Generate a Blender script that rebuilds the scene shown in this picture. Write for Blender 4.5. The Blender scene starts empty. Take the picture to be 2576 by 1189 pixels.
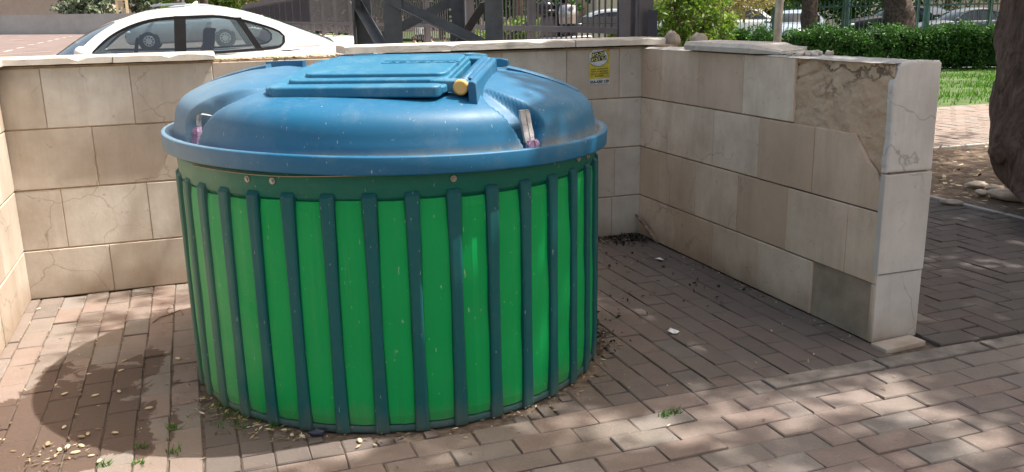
import bpy, bmesh, math, random
import numpy as np
from mathutils import Vector, Matrix
from mathutils.geometry import tessellate_polygon
random.seed(7); RNG = np.random.default_rng(7)
R = math.radians
scene = bpy.context.scene
col = scene.collection

# ------------------------------------------------------------------ camera, sky, sun, exposure
YAW, PITCH, ROLL, FPX = 0.3385, 0.2456, -0.0189, 2232.16
CAM = Vector((0, 0, 1.6))
def cam_axes():
    f = Vector((math.sin(YAW)*math.cos(PITCH), math.cos(YAW)*math.cos(PITCH), -math.sin(PITCH)))
    r = Vector((math.cos(YAW), -math.sin(YAW), 0)); u = r.cross(f)
    c, s = math.cos(ROLL), math.sin(ROLL)
    return f, c*r+s*u, -s*r+c*u
CF, CR, CU = cam_axes()
cd = bpy.data.cameras.new('camera'); cam = bpy.data.objects.new('camera', cd); col.objects.link(cam)
cd.sensor_width = 36; cd.lens = 36*FPX/2576; cd.clip_end = 500; cd.clip_start = .05
m = Matrix((CR, CU, -CF)).transposed().to_4x4(); m.translation = CAM; cam.matrix_world = m
scene.camera = cam

SUN = Vector((.578, -.095, 1)).normalized()
w = bpy.data.worlds.new('World'); scene.world = w; w.use_nodes = True
nt = w.node_tree; bg = nt.nodes['Background']
sky = nt.nodes.new('ShaderNodeTexSky'); sky.sky_type = 'NISHITA'; sky.sun_disc = False
sky.sun_elevation = math.asin(SUN.z); sky.sun_rotation = math.atan2(SUN.x, SUN.y)
sky.air_density = 1.0; sky.dust_density = 5.0; sky.ozone_density = .6
tint = nt.nodes.new('ShaderNodeMix'); tint.data_type = 'RGBA'; tint.blend_type = 'MULTIPLY'; tint.inputs[0].default_value = 1; tint.inputs[7].default_value = (1.12, 1.0, .84, 1)
nt.links.new(sky.outputs[0], tint.inputs[6]); nt.links.new(tint.outputs[2], bg.inputs[0]); bg.inputs[1].default_value = .122
sd = bpy.data.lights.new('sun', 'SUN'); sd.energy = 3.5; sd.angle = R(.6); sd.color = (1, .95, .88)
so = bpy.data.objects.new('sun', sd); col.objects.link(so)
so.rotation_euler = SUN.to_track_quat('Z', 'Y').to_euler(); so.location = (4, 2, 12)
scene.view_settings.view_transform = 'Standard'; scene.view_settings.look = 'None'
scene.view_settings.exposure = 1.3; scene.view_settings.gamma = 1
scene.cycles.max_bounces = 8; scene.cycles.transparent_max_bounces = 16
scene.cycles.use_denoising = True

def ray(px, py):      # photograph pixel (2576 wide) -> direction
    return CF + CR*((px-1288)/FPX) - CU*((py-594.5)/FPX)
def at(px, py, Z): return CAM + ray(px, py)*Z
def on(px, py, ax, v):
    d = ray(px, py); return CAM + d*((v-CAM[ax])/d[ax])

# ------------------------------------------------------------------ materials
def newmat(name):
    M = bpy.data.materials.new(name); M.use_nodes = True
    n = M.node_tree.nodes; l = M.node_tree.links
    return M, n, l, n['Principled BSDF']
def node(n, t, **k):
    o = n.new(t)
    for a, b in k.items():
        if a in o.inputs: o.inputs[a].default_value = b
        else: setattr(o, a, b)
    return o
def mix(n, l, fac, a, b, mode='MIX'):
    o = n.new('ShaderNodeMix'); o.data_type = 'RGBA'; o.blend_type = mode
    for sock, v in ((o.inputs[0], fac), (o.inputs[6], a), (o.inputs[7], b)):
        if hasattr(v, 'is_linked') or hasattr(v, 'links'): l.new(v, sock)
        elif isinstance(v, (int, float)): sock.default_value = v
        else: sock.default_value = (*v, 1) if len(v) == 3 else v
    return o.outputs[2]
def ramp(n, l, src, *stops):
    o = n.new('ShaderNodeValToRGB'); e = o.color_ramp.elements
    while len(e) < len(stops): e.new(.5)
    for x, (p_, c_) in zip(e, stops):
        x.position = p_; x.color = (c_, c_, c_, 1) if isinstance(c_, (int, float)) else (*c_, 1)
    l.new(src, o.inputs[0]); return o.outputs[0]
def noise(n, l, scale, detail=4, rough=.6, coord='Object', vec=None, dist=0):
    tc = n.new('ShaderNodeTexCoord')
    o = node(n, 'ShaderNodeTexNoise', Scale=scale, Detail=detail, Roughness=rough, Distortion=dist)
    l.new(vec if vec is not None else tc.outputs[coord], o.inputs['Vector']); return o.outputs['Fac']
def stretched(n, l, s):
    tc = n.new('ShaderNodeTexCoord'); mp = n.new('ShaderNodeMapping'); mp.inputs['Scale'].default_value = s
    l.new(tc.outputs['Object'], mp.inputs[0]); return mp.outputs[0]
def bump(n, l, b, h, strength=.3, dist=.01):
    o = node(n, 'ShaderNodeBump', Strength=strength, Distance=dist); l.new(h, o.inputs['Height']); l.new(o.outputs[0], b.inputs['Normal'])
def tone(n):
    a = n.new('ShaderNodeAttribute'); a.attribute_name = 'tone'; return a.outputs['Fac']

def simple(name, c, rough=.6, metal=0, var=.12, scale=8, bmp=.1, spec=.5, coat=0):
    M, n, l, b = newmat(name)
    f = noise(n, l, scale, 5)
    k = tuple(x*(1-var*1.6) for x in c); k2 = tuple(min(1, x*(1+var)) for x in c)
    l.new(ramp(n, l, f, (.3, k), (.7, k2)), b.inputs['Base Color'])
    b.inputs['Roughness'].default_value = rough; b.inputs['Metallic'].default_value = metal
    b.inputs['Specular IOR Level'].default_value = spec; b.inputs['Coat Weight'].default_value = coat
    if bmp: bump(n, l, b, noise(n, l, scale*6, 4), bmp, .004)
    return M

def mat_stone(name, lo, hi, vein=.5):
    M, n, l, b = newmat(name)
    t = tone(n)
    base = ramp(n, l, t, (0, lo), (1, hi))
    c = mix(n, l, ramp(n, l, noise(n, l, 2.6, 6, .65), (.35, .0), (.7, .75)), base, tuple(x*.78 for x in lo))
    # fine dark veins, not on every stone
    v = node(n, 'ShaderNodeTexVoronoi', Scale=2.3); v.feature = 'DISTANCE_TO_EDGE'
    tc = n.new('ShaderNodeTexCoord')
    nz = node(n, 'ShaderNodeTexNoise', Scale=3.2, Detail=5); l.new(tc.outputs['Object'], nz.inputs['Vector'])
    mxv = mix(n, l, .35, tc.outputs['Object'], nz.outputs['Color'], 'ADD'); l.new(mxv, v.inputs['Vector'])
    vm = ramp(n, l, v.outputs['Distance'], (0, 1.0), (.010, 0.0))
    gate = ramp(n, l, noise(n, l, 1.4, 3), (.45, 0), (.57, vein))
    mm = n.new('ShaderNodeMath'); mm.operation = 'MULTIPLY'; l.new(vm, mm.inputs[0]); l.new(gate, mm.inputs[1])
    c = mix(n, l, mm.outputs[0], c, (.16, .12, .09))
    # run-off staining, brown towards the damp foot of the wall
    c = mix(n, l, ramp(n, l, noise(n, l, 1, 5, .7, vec=stretched(n, l, (5, 5, .7))), (.45, 0), (.8, .45)), c, (.30, .22, .15))
    sep = n.new('ShaderNodeSeparateXYZ'); l.new(tc.outputs['Object'], sep.inputs[0])
    ft = n.new('ShaderNodeMath'); ft.operation = 'ADD'; l.new(sep.outputs[2], ft.inputs[0])
    nn = n.new('ShaderNodeMath'); nn.operation = 'MULTIPLY'; nn.inputs[1].default_value = -.25; l.new(noise(n, l, 4, 4), nn.inputs[0])
    l.new(nn.outputs[0], ft.inputs[1])
    of = n.new('ShaderNodeMath'); of.inputs[1].default_value = .2; l.new(ft.outputs[0], of.inputs[0])
    c = mix(n, l, ramp(n, l, of.outputs[0], (.05, .7), (.24, 0)), c, (.24, .165, .105))
    c = mix(n, l, ramp(n, l, noise(n, l, 26, 3), (.66, 0), (.74, .5)), c, tuple(x*.6 for x in lo))
    l.new(c, b.inputs['Base Color']); b.inputs['Roughness'].default_value = .72; b.inputs['Specular IOR Level'].default_value = .3
    bump(n, l, b, noise(n, l, 40, 5, .7), .25, .004)
    return M
M_STONE = mat_stone('beige_stone', (.48, .40, .325), (.72, .68, .61), .5)
M_STONE_WARM = mat_stone('warm_beige_stone', (.58, .425, .305), (.80, .68, .545), .5)
M_STONE_PALE = mat_stone('pale_end_stone', (.56, .53, .49), (.70, .68, .65))
M_COPE = mat_stone('coping_stone', (.60, .55, .48), (.72, .67, .60), .25)
def mat_rough():
    M, n, l, b = newmat('broken_mortar')
    c = ramp(n, l, noise(n, l, 5, 7, .68, dist=.4), (.3, (.47, .33, .21)), (.5, (.56, .41, .275)), (.72, (.66, .52, .37)))
    c = mix(n, l, ramp(n, l, noise(n, l, 1, 5, .7, vec=stretched(n, l, (6, 6, 1))), (.45, 0), (.8, .4)), c, (.56, .47, .37))
    tc = n.new('ShaderNodeTexCoord'); nz = node(n, 'ShaderNodeTexNoise', Scale=7, Detail=6, Roughness=.7); l.new(tc.outputs['Object'], nz.inputs['Vector'])
    v = node(n, 'ShaderNodeTexVoronoi', Scale=3.6); v.feature = 'DISTANCE_TO_EDGE'; l.new(mix(n, l, .3, stretched(n, l, (1, .8, 1.7)), nz.outputs['Color'], 'ADD'), v.inputs['Vector'])
    cr = ramp(n, l, v.outputs['Distance'], (0, 1), (.035, 0)); gate = ramp(n, l, noise(n, l, 3, 3), (.48, 0), (.60, .7))
    sp = n.new('ShaderNodeSeparateXYZ'); l.new(tc.outputs['Object'], sp.inputs[0]); zs = n.new('ShaderNodeMath'); zs.operation = 'SUBTRACT'; l.new(sp.outputs[2], zs.inputs[0]); zs.inputs[1].default_value = .6
    m0 = n.new('ShaderNodeMath'); m0.operation = 'MULTIPLY'; l.new(gate, m0.inputs[0]); l.new(ramp(n, l, zs.outputs[0], (.52, .18), (.70, 1)), m0.inputs[1])
    mm = n.new('ShaderNodeMath'); mm.operation = 'MULTIPLY'; l.new(cr, mm.inputs[0]); l.new(m0.outputs[0], mm.inputs[1])
    c = mix(n, l, mm.outputs[0], c, (.12, .08, .055))
    l.new(c, b.inputs['Base Color']); b.inputs['Roughness'].default_value = .9
    hh = n.new('ShaderNodeMath'); hh.operation = 'SUBTRACT'; l.new(noise(n, l, 14, 8, .75, dist=.4), hh.inputs[0]); l.new(mm.outputs[0], hh.inputs[1])
    bump(n, l, b, hh.outputs[0], .9, .02); return M
M_ROUGH = mat_rough()
M_MORTAR = simple('mortar', (.36, .26, .17), .95, var=.25, scale=14, bmp=.5)
M_CONC = simple('grey_concrete', (.42, .41, .39), .9, var=.15, scale=5, bmp=.3)
M_DARKCONC = simple('damp_concrete', (.34, .275, .205), .9, var=.18, scale=7, bmp=.5)

def mat_paver(name='worn_pavers', grey=0.):
    M, n, l, b = newmat(name)
    t = tone(n)
    base = ramp(n, l, t, (0, (.145, .125, .112)), (.12, (.19, .152, .132)), (.35, (.24, .170, .143)), (.62, (.225, .178, .154)), (.9, (.20, .18, .162)), (1, (.235, .216, .20)))
    c = mix(n, l, ramp(n, l, noise(n, l, 9, 6, .7), (.3, 0), (.75, .6)), base, (.285, .235, .205))
    c = mix(n, l, ramp(n, l, noise(n, l, 1.1, 4), (.42, 0), (.68, .6)), c, (.185, .155, .125))
    c = mix(n, l, ramp(n, l, noise(n, l, 70, 3), (.62, 0), (.72, .5)), c, (.15, .115, .095))
    c = mix(n, l, ramp(n, l, noise(n, l, 120, 2), (.66, 0), (.72, .5)), c, (.45, .40, .35))
    if grey: c = mix(n, l, grey, c, (.072, .064, .060))  # deep tree shade put into the paver colour as dark grey
    # wet stain on the pavers left of the container
    a = n.new('ShaderNodeAttribute'); a.attribute_name = 'wet'
    nz = noise(n, l, 6.5, 5, .62, dist=.8)
    ad = n.new('ShaderNodeMath'); ad.operation = 'ADD'; l.new(a.outputs['Fac'], ad.inputs[0]); l.new(nz, ad.inputs[1])
    wet = ramp(n, l, ad.outputs[0], (1.02, 0), (1.05, 1)) if False else None
    sb = n.new('ShaderNodeMath'); sb.operation = 'SUBTRACT'; l.new(ad.outputs[0], sb.inputs[0]); sb.inputs[1].default_value = .55
    wet = ramp(n, l, sb.outputs[0], (.33, 0), (.365, .9))
    c = mix(n, l, wet, c, (.085, .055, .042))
    l.new(c, b.inputs['Base Color'])
    rr = n.new('ShaderNodeMapRange'); rr.inputs[3].default_value = .85; rr.inputs[4].default_value = .6; l.new(wet, rr.inputs[0]); l.new(rr.outputs[0], b.inputs['Roughness'])
    b.inputs['Specular IOR Level'].default_value = .3
    bump(n, l, b, noise(n, l, 38, 8, .78), .7, .008)
    return M
M_PAVER = mat_paver(); M_PAVER_SHADED = mat_paver('shaded_pavers', .58); M_PAVER_SHADED_GREY = mat_paver('shaded_grey_pavers', .82)  # last two: pavers with shade painted in, enclosure floor and greyer side strip
def mat_soil():
    M, n, l, b = newmat('dry_soil')
    c = ramp(n, l, noise(n, l, 7, 8, .75), (.3, (.07, .05, .035)), (.55, (.15, .105, .07)), (.75, (.28, .2, .13)))
    l.new(c, b.inputs['Base Color']); b.inputs['Roughness'].default_value = .95
    bump(n, l, b, noise(n, l, 22, 8, .75), .8, .02); return M
M_SOIL = mat_soil()
M_LAWN = simple('lawn_soil', (.05, .095, .018), .95, var=.4, scale=3, bmp=.5)
def mat_tonal(name, *stops, rough=.7, trans=0, spec=.3):
    M, n, l, b = newmat(name)
    c = ramp(n, l, tone(n), *stops)
    l.new(c, b.inputs['Base Color']); b.inputs['Roughness'].default_value = rough; b.inputs['Specular IOR Level'].default_value = spec
    if trans:
        tr = n.new('ShaderNodeBsdfTranslucent'); l.new(mix(n, l, 1, c, (1.25, 1.35, .7), 'MULTIPLY'), tr.inputs[0])
        mx = n.new('ShaderNodeMixShader'); mx.inputs[0].default_value = trans
        l.new(b.outputs[0], mx.inputs[1]); l.new(tr.outputs[0], mx.inputs[2]); l.new(mx.outputs[0], n['Material Output'].inputs[0])
    return M
M_LITTER = mat_tonal('dry_leaf', (0, (.10, .065, .04)), (.5, (.20, .14, .085)), (.8, (.36, .28, .17)), (1, (.60, .53, .38)))
M_SEED = mat_tonal('pale_seed', (0, (.28, .21, .12)), (1, (.56, .48, .34)))
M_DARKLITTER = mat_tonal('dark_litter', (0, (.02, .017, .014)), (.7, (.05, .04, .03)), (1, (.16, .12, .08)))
M_MULCH = mat_tonal('mulch_chip', (0, (.09, .06, .04)), (.45, (.22, .15, .09)), (.75, (.40, .30, .19)), (1, (.62, .53, .38)))
M_GRASS = mat_tonal('grass_blade', (0, (.03, .10, .008)), (1, (.10, .26, .022)), trans=.35)
M_HEDGE = mat_tonal('hedge_leaf', (0, (.018, .055, .012)), (.6, (.035, .105, .02)), (1, (.075, .19, .035)), rough=.5, trans=.25)
M_BUSH = mat_tonal('bush_leaf', (0, (.07, .13, .02)), (.6, (.15, .24, .045)), (1, (.30, .38, .09)), rough=.5, trans=.35)
M_OLIVE = mat_tonal('olive_leaf', (0, (.06, .085, .06)), (.6, (.14, .18, .125)), (1, (.28, .32, .24)), trans=.2)
M_CROWN = mat_tonal('crown_leaf', (0, (.03, .065, .015)), (1, (.08, .14, .03)), rough=.5, trans=.2)
M_DRYBUSH = mat_tonal('dry_leaf_bush', (0, (.14, .12, .06)), (1, (.36, .30, .16)), trans=.25)

def mat_plastic(name, c, faded, rough=.38, fade_dir=(-1, .25, 0), fade_at=(.55, 1.0), fade_k=.75, scuff=.5, spec=.45, dirt=0, channel=False):
    M, n, l, b = newmat(name)
    tc = n.new('ShaderNodeTexCoord')
    cc = mix(n, l, ramp(n, l, noise(n, l, 3.5, 5), (.3, 0), (.75, .35)), c, tuple(x*.75 for x in c))
    # bleached, dusty side of the old plastic
    dt = n.new('ShaderNodeVectorMath'); dt.operation = 'DOT_PRODUCT'; l.new(tc.outputs['Object'], dt.inputs[0]); dt.inputs[1].default_value = fade_dir
    ad = n.new('ShaderNodeMath'); ad.operation = 'ADD'; l.new(dt.outputs['Value'], ad.inputs[0])
    mu = n.new('ShaderNodeMath'); mu.operation = 'MULTIPLY'; mu.inputs[1].default_value = .35; l.new(noise(n, l, 5, 5), mu.inputs[0]); l.new(mu.outputs[0], ad.inputs[1])
    cc = mix(n, l, ramp(n, l, ad.outputs[0], (fade_at[0], 0), (fade_at[1], fade_k)), cc, faded)
    # scuffs and dust
    cc = mix(n, l, ramp(n, l, noise(n, l, 7, 8, .78), (.5, 0), (.8, scuff)), cc, faded)
    cc = mix(n, l, ramp(n, l, noise(n, l, 90, 2, vec=stretched(n, l, (1, 1, .25))), (.70, 0), (.74, max(scuff*.7, .4))), cc, tuple(.5*x+.4 for x in faded))
    if channel:   # tan dust lying in the gutter between rim and dome
        sp = n.new('ShaderNodeSeparateXYZ'); l.new(tc.outputs['Object'], sp.inputs[0]); cb = n.new('ShaderNodeCombineXYZ'); l.new(sp.outputs[0], cb.inputs[0]); l.new(sp.outputs[1], cb.inputs[1])
        ln = n.new('ShaderNodeVectorMath'); ln.operation = 'LENGTH'; l.new(cb.outputs[0], ln.inputs[0])
        ga = ramp(n, l, ln.outputs['Value'], (.940, 0), (.957, .9), (.985, .9), (.998, 0)); gb = ramp(n, l, sp.outputs[2], (.0, 0), (.5, .8)) if False else None
        zz = n.new('ShaderNodeMath'); zz.operation = 'SUBTRACT'; l.new(sp.outputs[2], zz.inputs[0]); zz.inputs[1].default_value = .6
        gb = ramp(n, l, zz.outputs[0], (.44, 0), (.46, 1), (.495, 1), (.53, 0))
        gm_ = n.new('ShaderNodeMath'); gm_.operation = 'MULTIPLY'; l.new(ga, gm_.inputs[0]); l.new(gb, gm_.inputs[1])
        g2 = n.new('ShaderNodeMath'); g2.operation = 'MULTIPLY'; l.new(gm_.outputs[0], g2.inputs[0]); l.new(ramp(n, l, noise(n, l, 9, 6, .7), (.35, .35), (.6, 1)), g2.inputs[1])
        cc = mix(n, l, g2.outputs[0], cc, (.20, .20, .18))
    if dirt:   # splashed grime and dust on the lowest hand's breadth
        sp = n.new('ShaderNodeSeparateXYZ'); l.new(tc.outputs['Object'], sp.inputs[0])
        gm = n.new('ShaderNodeMath'); gm.operation = 'MULTIPLY_ADD'; gm.inputs[1].default_value = -.30; l.new(noise(n, l, 1, 6, .7, vec=stretched(n, l, (14, 14, 3))), gm.inputs[0]); l.new(sp.outputs[2], gm.inputs[2])
        of = n.new('ShaderNodeMath'); of.inputs[1].default_value = .2; l.new(gm.outputs[0], of.inputs[0]); gm = of
        cc = mix(n, l, ramp(n, l, gm.outputs[0], (.03, dirt), (.16, 0)), cc, (.15, .12, .085))
        cc = mix(n, l, ramp(n, l, noise(n, l, 1, 6, .75, vec=stretched(n, l, (30, 30, 1.2))), (.6, 0), (.8, .3)), cc, (.16, .22, .15))
    l.new(cc, b.inputs['Base Color']); b.inputs['Specular IOR Level'].default_value = spec
    rr = n.new('ShaderNodeMapRange'); rr.inputs[3].default_value = rough-.06; rr.inputs[4].default_value = rough+.2
    l.new(noise(n, l, 6, 5), rr.inputs[0]); l.new(rr.outputs[0], b.inputs['Roughness'])
    bump(n, l, b, noise(n, l, 180, 2), .06, .002)
    return M
M_BLUE = mat_plastic('blue_plastic', (.005, .112, .230), (.33, .37, .36), .44, fade_k=.36, scuff=.18, channel=True)
M_BLUE2 = mat_plastic('blue_hatch_plastic', (.014, .145, .26), (.22, .36, .43), .42, fade_k=.35)
M_TEAL = mat_plastic('teal_plastic', (.004, .088, .096), (.10, .19, .14), .5, fade_at=(.7, 1.15), fade_k=.7, scuff=.14, spec=.3, dirt=.38)
M_COLLAR = mat_plastic('green_collar_plastic', (.005, .125, .088), (.17, .28, .19), .5, fade_at=(.62, 1.05), fade_k=.8, scuff=.12, spec=.3)
M_GREEN = mat_plastic('green_plastic', (.0, .30, .072), (.10, .36, .15), .5, fade_at=(.66, 1.15), fade_k=.8, scuff=.10, spec=.25, dirt=.38)
M_YCAP = simple('yellow_cap', (.72, .45, .14), .5, var=.1)
M_STEEL = simple('bolt_steel', (.35, .33, .30), .5, metal=.7)
M_CLOTHG = simple('grey_cloth', (.42, .42, .42), .95, var=.25, scale=40, bmp=.6)
M_CLOTHP = simple('purple_cloth', (.34, .23, .36), .95, var=.3, scale=50, bmp=.8)
M_DARKSTEEL = simple('dark_grey_paint', (.075, .085, .092), .5, var=.25, scale=6, bmp=.1)
M_FENCE = simple('grey_fence_paint', (.10, .093, .105), .5, var=.15, scale=6, bmp=.05)
M_NAVY = simple('navy_sheet', (.018, .026, .05), .45, var=.2)
M_GREENFENCE = simple('green_fence_paint', (.05, .12, .10), .5, var=.15)
M_BLUEPOST = simple('blue_post_paint', (.10, .19, .26), .5, var=.15)
M_GALV = simple('galvanised_steel', (.47, .48, .45), .45, metal=.3, var=.15, scale=10)
def mat_bark():
    M, n, l, b = newmat('rough_bark')
    f = noise(n, l, 1, 8, .75, vec=stretched(n, l, (16, 16, 3.2)), dist=.5)
    c = ramp(n, l, f, (.34, (.03, .02, .015)), (.5, (.14, .095, .07)), (.68, (.27, .195, .15)))
    c = mix(n, l, ramp(n, l, noise(n, l, 2.2, 4), (.45, 0), (.65, .6)), c, (.07, .05, .04))
    l.new(c, b.inputs['Base Color']); b.inputs['Roughness'].default_value = .95; bump(n, l, b, f, 1.0, .05); return M
M_BARK = mat_bark()
M_PALMBARK = simple('palm_bark', (.075, .055, .045), .95, var=.5, scale=14, bmp=1.0)
M_ROCK = simple('pale_rock', (.50, .43, .35), .9, var=.25, scale=8, bmp=.8)
M_WHITEPAINT = simple('white_car_paint', (.80, .80, .79), .22, var=.01, bmp=0, coat=.6)
M_SILVER = simple('silver_car_paint', (.42, .46, .48), .28, metal=.35, var=.03, bmp=0, coat=.6)
M_BLACKPAINT = simple('black_car_paint', (.010, .010, .012), .35, var=.05, bmp=0, coat=.1, spec=.3)
M_GREYPAINT = simple('grey_car_paint', (.07, .085, .105), .35, metal=.1, var=.03, bmp=0, coat=.15)
M_BLUECAR = simple('pale_blue_car_paint', (.30, .38, .46), .25, metal=.3, var=.03, bmp=0, coat=.6)
M_RUBBER = simple('black_rubber', (.007, .007, .008), .6, var=.2, bmp=.1, spec=.15)
M_SEATC = simple('dark_upholstery', (.02, .022, .026), .8, var=.2)
M_ALLOY = simple('alloy_wheel', (.5, .5, .5), .35, metal=.6, var=.1)
M_REDLAMP = simple('red_lamp', (.35, .02, .015), .3, var=.1, bmp=0)
M_LAMP = simple('clear_lamp', (.65, .68, .7), .15, var=.05, bmp=0)
M_PLATE = simple('yellow_number_plate', (.65, .42, .04), .5, var=.05)
M_TANWALL = simple('tan_render', (.40, .34, .29), .9, var=.06, scale=2, bmp=.2)
M_GREYWALL = simple('grey_render', (.40, .40, .39), .9, var=.08, scale=1.5, bmp=.2)
M_BEIGEWALL = simple('beige_render', (.56, .48, .40), .9, var=.08, scale=3, bmp=.2)
M_ASPHALT = simple('pinkish_asphalt', (.17, .13, .118), .9, var=.15, scale=1.2, bmp=.3)
M_LINE = simple('road_paint', (.45, .43, .41), .8, var=.1, scale=20)
M_CREAM = simple('cream_paint', (.70, .56, .34), .6, var=.08)
M_SKIN = simple('skin', (.42, .26, .18), .6, var=.08)
M_HAIR = simple('dark_hair', (.02, .014, .01), .7, var=.2)
M_SHIRT = simple('grey_shirt', (.36, .38, .42), .9, var=.1)
M_DARKCLOTH = simple('dark_clothes', (.02, .02, .024), .9, var=.2)
M_PINK = simple('pink_shirt', (.55, .30, .28), .9, var=.1)
M_PAPER = simple('white_paper', (.75, .75, .74), .9, var=.05)
M_WOOD = simple('grey_wood', (.24, .165, .12), .9, var=.4, scale=25, bmp=.8)
M_CHROME = simple('chrome', (.55, .56, .58), .18, metal=.9, var=.05, bmp=0)
M_BLACKGLOSS = simple('black_gloss', (.012, .013, .016), .25, var=.1, bmp=0)
def mat_glass(name, tint, refl=.12):
    M, n, l, b = newmat(name); n.remove(b)
    tr = n.new('ShaderNodeBsdfTransparent'); tr.inputs[0].default_value = (*tint, 1)
    gl = n.new('ShaderNodeBsdfGlossy'); gl.inputs['Roughness'].default_value = .03; gl.inputs[0].default_value = (.9, .95, 1, 1)
    fr = n.new('ShaderNodeFresnel'); fr.inputs[0].default_value = 1.45
    ad = n.new('ShaderNodeMath'); ad.inputs[1].default_value = refl*.4; l.new(fr.outputs[0], ad.inputs[0])
    mx = n.new('ShaderNodeMixShader'); l.new(ad.outputs[0], mx.inputs[0]); l.new(tr.outputs[0], mx.inputs[1]); l.new(gl.outputs[0], mx.inputs[2])
    l.new(mx.outputs[0], n['Material Output'].inputs[0]); return M
M_GLASS = mat_glass('car_glass', (.60, .68, .69))
M_DARKGLASS = mat_glass('tinted_glass', (.10, .12, .13), .1)

# ------------------------------------------------------------------ object helpers
def ss(a, b_, x): t = max(0, min(1, (x-a)/(b_-a))); return t*t*(3-2*t)
def tag(o, label=None, cat=None, group=None, kind=None):
    if label: o['label'] = label
    if cat: o['category'] = cat
    if group: o['group'] = group
    if kind: o['kind'] = kind
    return o
def thing(name, label, cat, loc=(0, 0, 0), rz=0, group=None):
    o = bpy.data.objects.new(name, None); o.empty_display_size = .1; col.objects.link(o)
    o.location = loc; o.rotation_euler = (0, 0, rz); return tag(o, label, cat, group)
def copy_tree(o, parent=None):
    c = o.copy(); col.objects.link(c)
    if parent is not None: c.parent = parent
    for ch in [x for x in bpy.data.objects if x.parent == o and x is not c]: copy_tree(ch, c)
    return c
class MB:
    def __init__(s): s.v = []; s.f = []; s.t = []; s.sm = []; s.tone = 0.5; s.smooth = False
    def add(s, vs, fs, smooth=None):
        o = len(s.v); s.v.extend([tuple(x) for x in vs])
        for f in fs: s.f.append([o+i for i in f]); s.t.append(s.tone); s.sm.append(s.smooth if smooth is None else smooth)
        return s
    def box(s, c, d, rot=None, taper=1):
        hx, hy, hz = d[0]/2, d[1]/2, d[2]/2
        vs = [Vector((x*hx*(taper if z > 0 else 1), y*hy*(taper if z > 0 else 1), z*hz)) for z in (-1, 1) for x, y in ((-1, -1), (1, -1), (1, 1), (-1, 1))]
        if rot is not None: vs = [rot @ v for v in vs]
        vs = [v+Vector(c) for v in vs]
        return s.add(vs, [(3, 2, 1, 0), (4, 5, 6, 7), (0, 1, 5, 4), (1, 2, 6, 5), (2, 3, 7, 6), (3, 0, 4, 7)])
    def bar(s, a, b, wd, th, up=(0, 0, 1)):
        a, b = Vector(a), Vector(b); x = (b-a); L = x.length; x.normalize(); y = Vector(up).cross(x)
        if y.length < 1e-4: y = Vector((0, 1, 0))
        y.normalize(); z = x.cross(y); rot = Matrix((x, y, z)).transposed()
        return s.box((a+b)/2, (L, wd, th), rot)
    def tube(s, pts, rad, n=10, cap=True):
        pts = [Vector(p_) for p_ in pts]; rs = rad if hasattr(rad, '__len__') else [rad]*len(pts)
        rings = []; up = Vector((0, 0, 1))
        for i, p_ in enumerate(pts):
            d = (pts[min(i+1, len(pts)-1)]-pts[max(i-1, 0)]).normalized()
            a = d.cross(up if abs(d.z) < .95 else Vector((0, 1, 0))).normalized(); b = d.cross(a)
            rings.append([p_+(a*math.cos(2*math.pi*k/n)+b*math.sin(2*math.pi*k/n))*rs[i] for k in range(n)])
        vs = [v for r in rings for v in r]
        fs = [(i*n+k, i*n+(k+1) % n, (i+1)*n+(k+1) % n, (i+1)*n+k) for i in range(len(pts)-1) for k in range(n)]
        s.add(vs, fs, True)
        if cap: s.add(rings[0], [tuple(range(n))], False); s.add(rings[-1], [tuple(range(n-1, -1, -1))], False)
        return s
    def loft(s, rings, closed=True, cap=True, smooth=True):
        n = len(rings[0]); vs = [v for r in rings for v in r]; K = n if closed else n-1
        s.add(vs, [(i*n+k, i*n+(k+1) % n, (i+1)*n+(k+1) % n, (i+1)*n+k) for i in range(len(rings)-1) for k in range(K)], smooth)
        if cap: s.add(rings[0], [tuple(range(n-1, -1, -1))], False); s.add(rings[-1], [tuple(range(n))], False)
        return s
    def ball(s, c, r, n=10, m_=7, jit=0):
        c = Vector(c); rr = r if hasattr(r, '__len__') else (r, r, r); rings = []
        for i in range(1, m_):
            a = math.pi*i/m_
            rings.append([c+Vector((rr[0]*math.sin(a)*math.cos(2*math.pi*k/n), rr[1]*math.sin(a)*math.sin(2*math.pi*k/n), rr[2]*math.cos(a)))*(1+random.uniform(-jit, jit)) for k in range(n)])
        return s.loft(rings, cap=True)
    def build(s, name, mat, parent=None, origin=None, bevel=0, seg=2, autosmooth=False):
        me = bpy.data.meshes.new(name); o0 = Vector(origin) if origin is not None else Vector((0, 0, 0))
        me.from_pydata([tuple(Vector(v)-o0) for v in s.v], [], s.f); me.validate()
        if len(me.polygons) == len(s.t):
            a = me.attributes.new('tone', 'FLOAT', 'FACE'); a.data.foreach_set('value', s.t)
            me.polygons.foreach_set('use_smooth', s.sm)
        bm = bmesh.new(); bm.from_mesh(me); bmesh.ops.remove_doubles(bm, verts=bm.verts, dist=1e-5); bmesh.ops.recalc_face_normals(bm, faces=bm.faces); bm.to_mesh(me); bm.free()
        return link(name, me, mat, parent, o0 if parent is None else (0, 0, 0), bevel, seg)
def link(name, me, mat, parent=None, loc=(0, 0, 0), bevel=0, seg=2):
    o = bpy.data.objects.new(name, me); col.objects.link(o); o.location = loc
    if mat is not None: me.materials.append(mat)
    if parent is not None: o.parent = parent
    if bevel:
        b = o.modifiers.new('bevel', 'BEVEL'); b.width = bevel; b.segments = seg; b.limit_method = 'ANGLE'; b.angle_limit = R(35)
    return o
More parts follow.
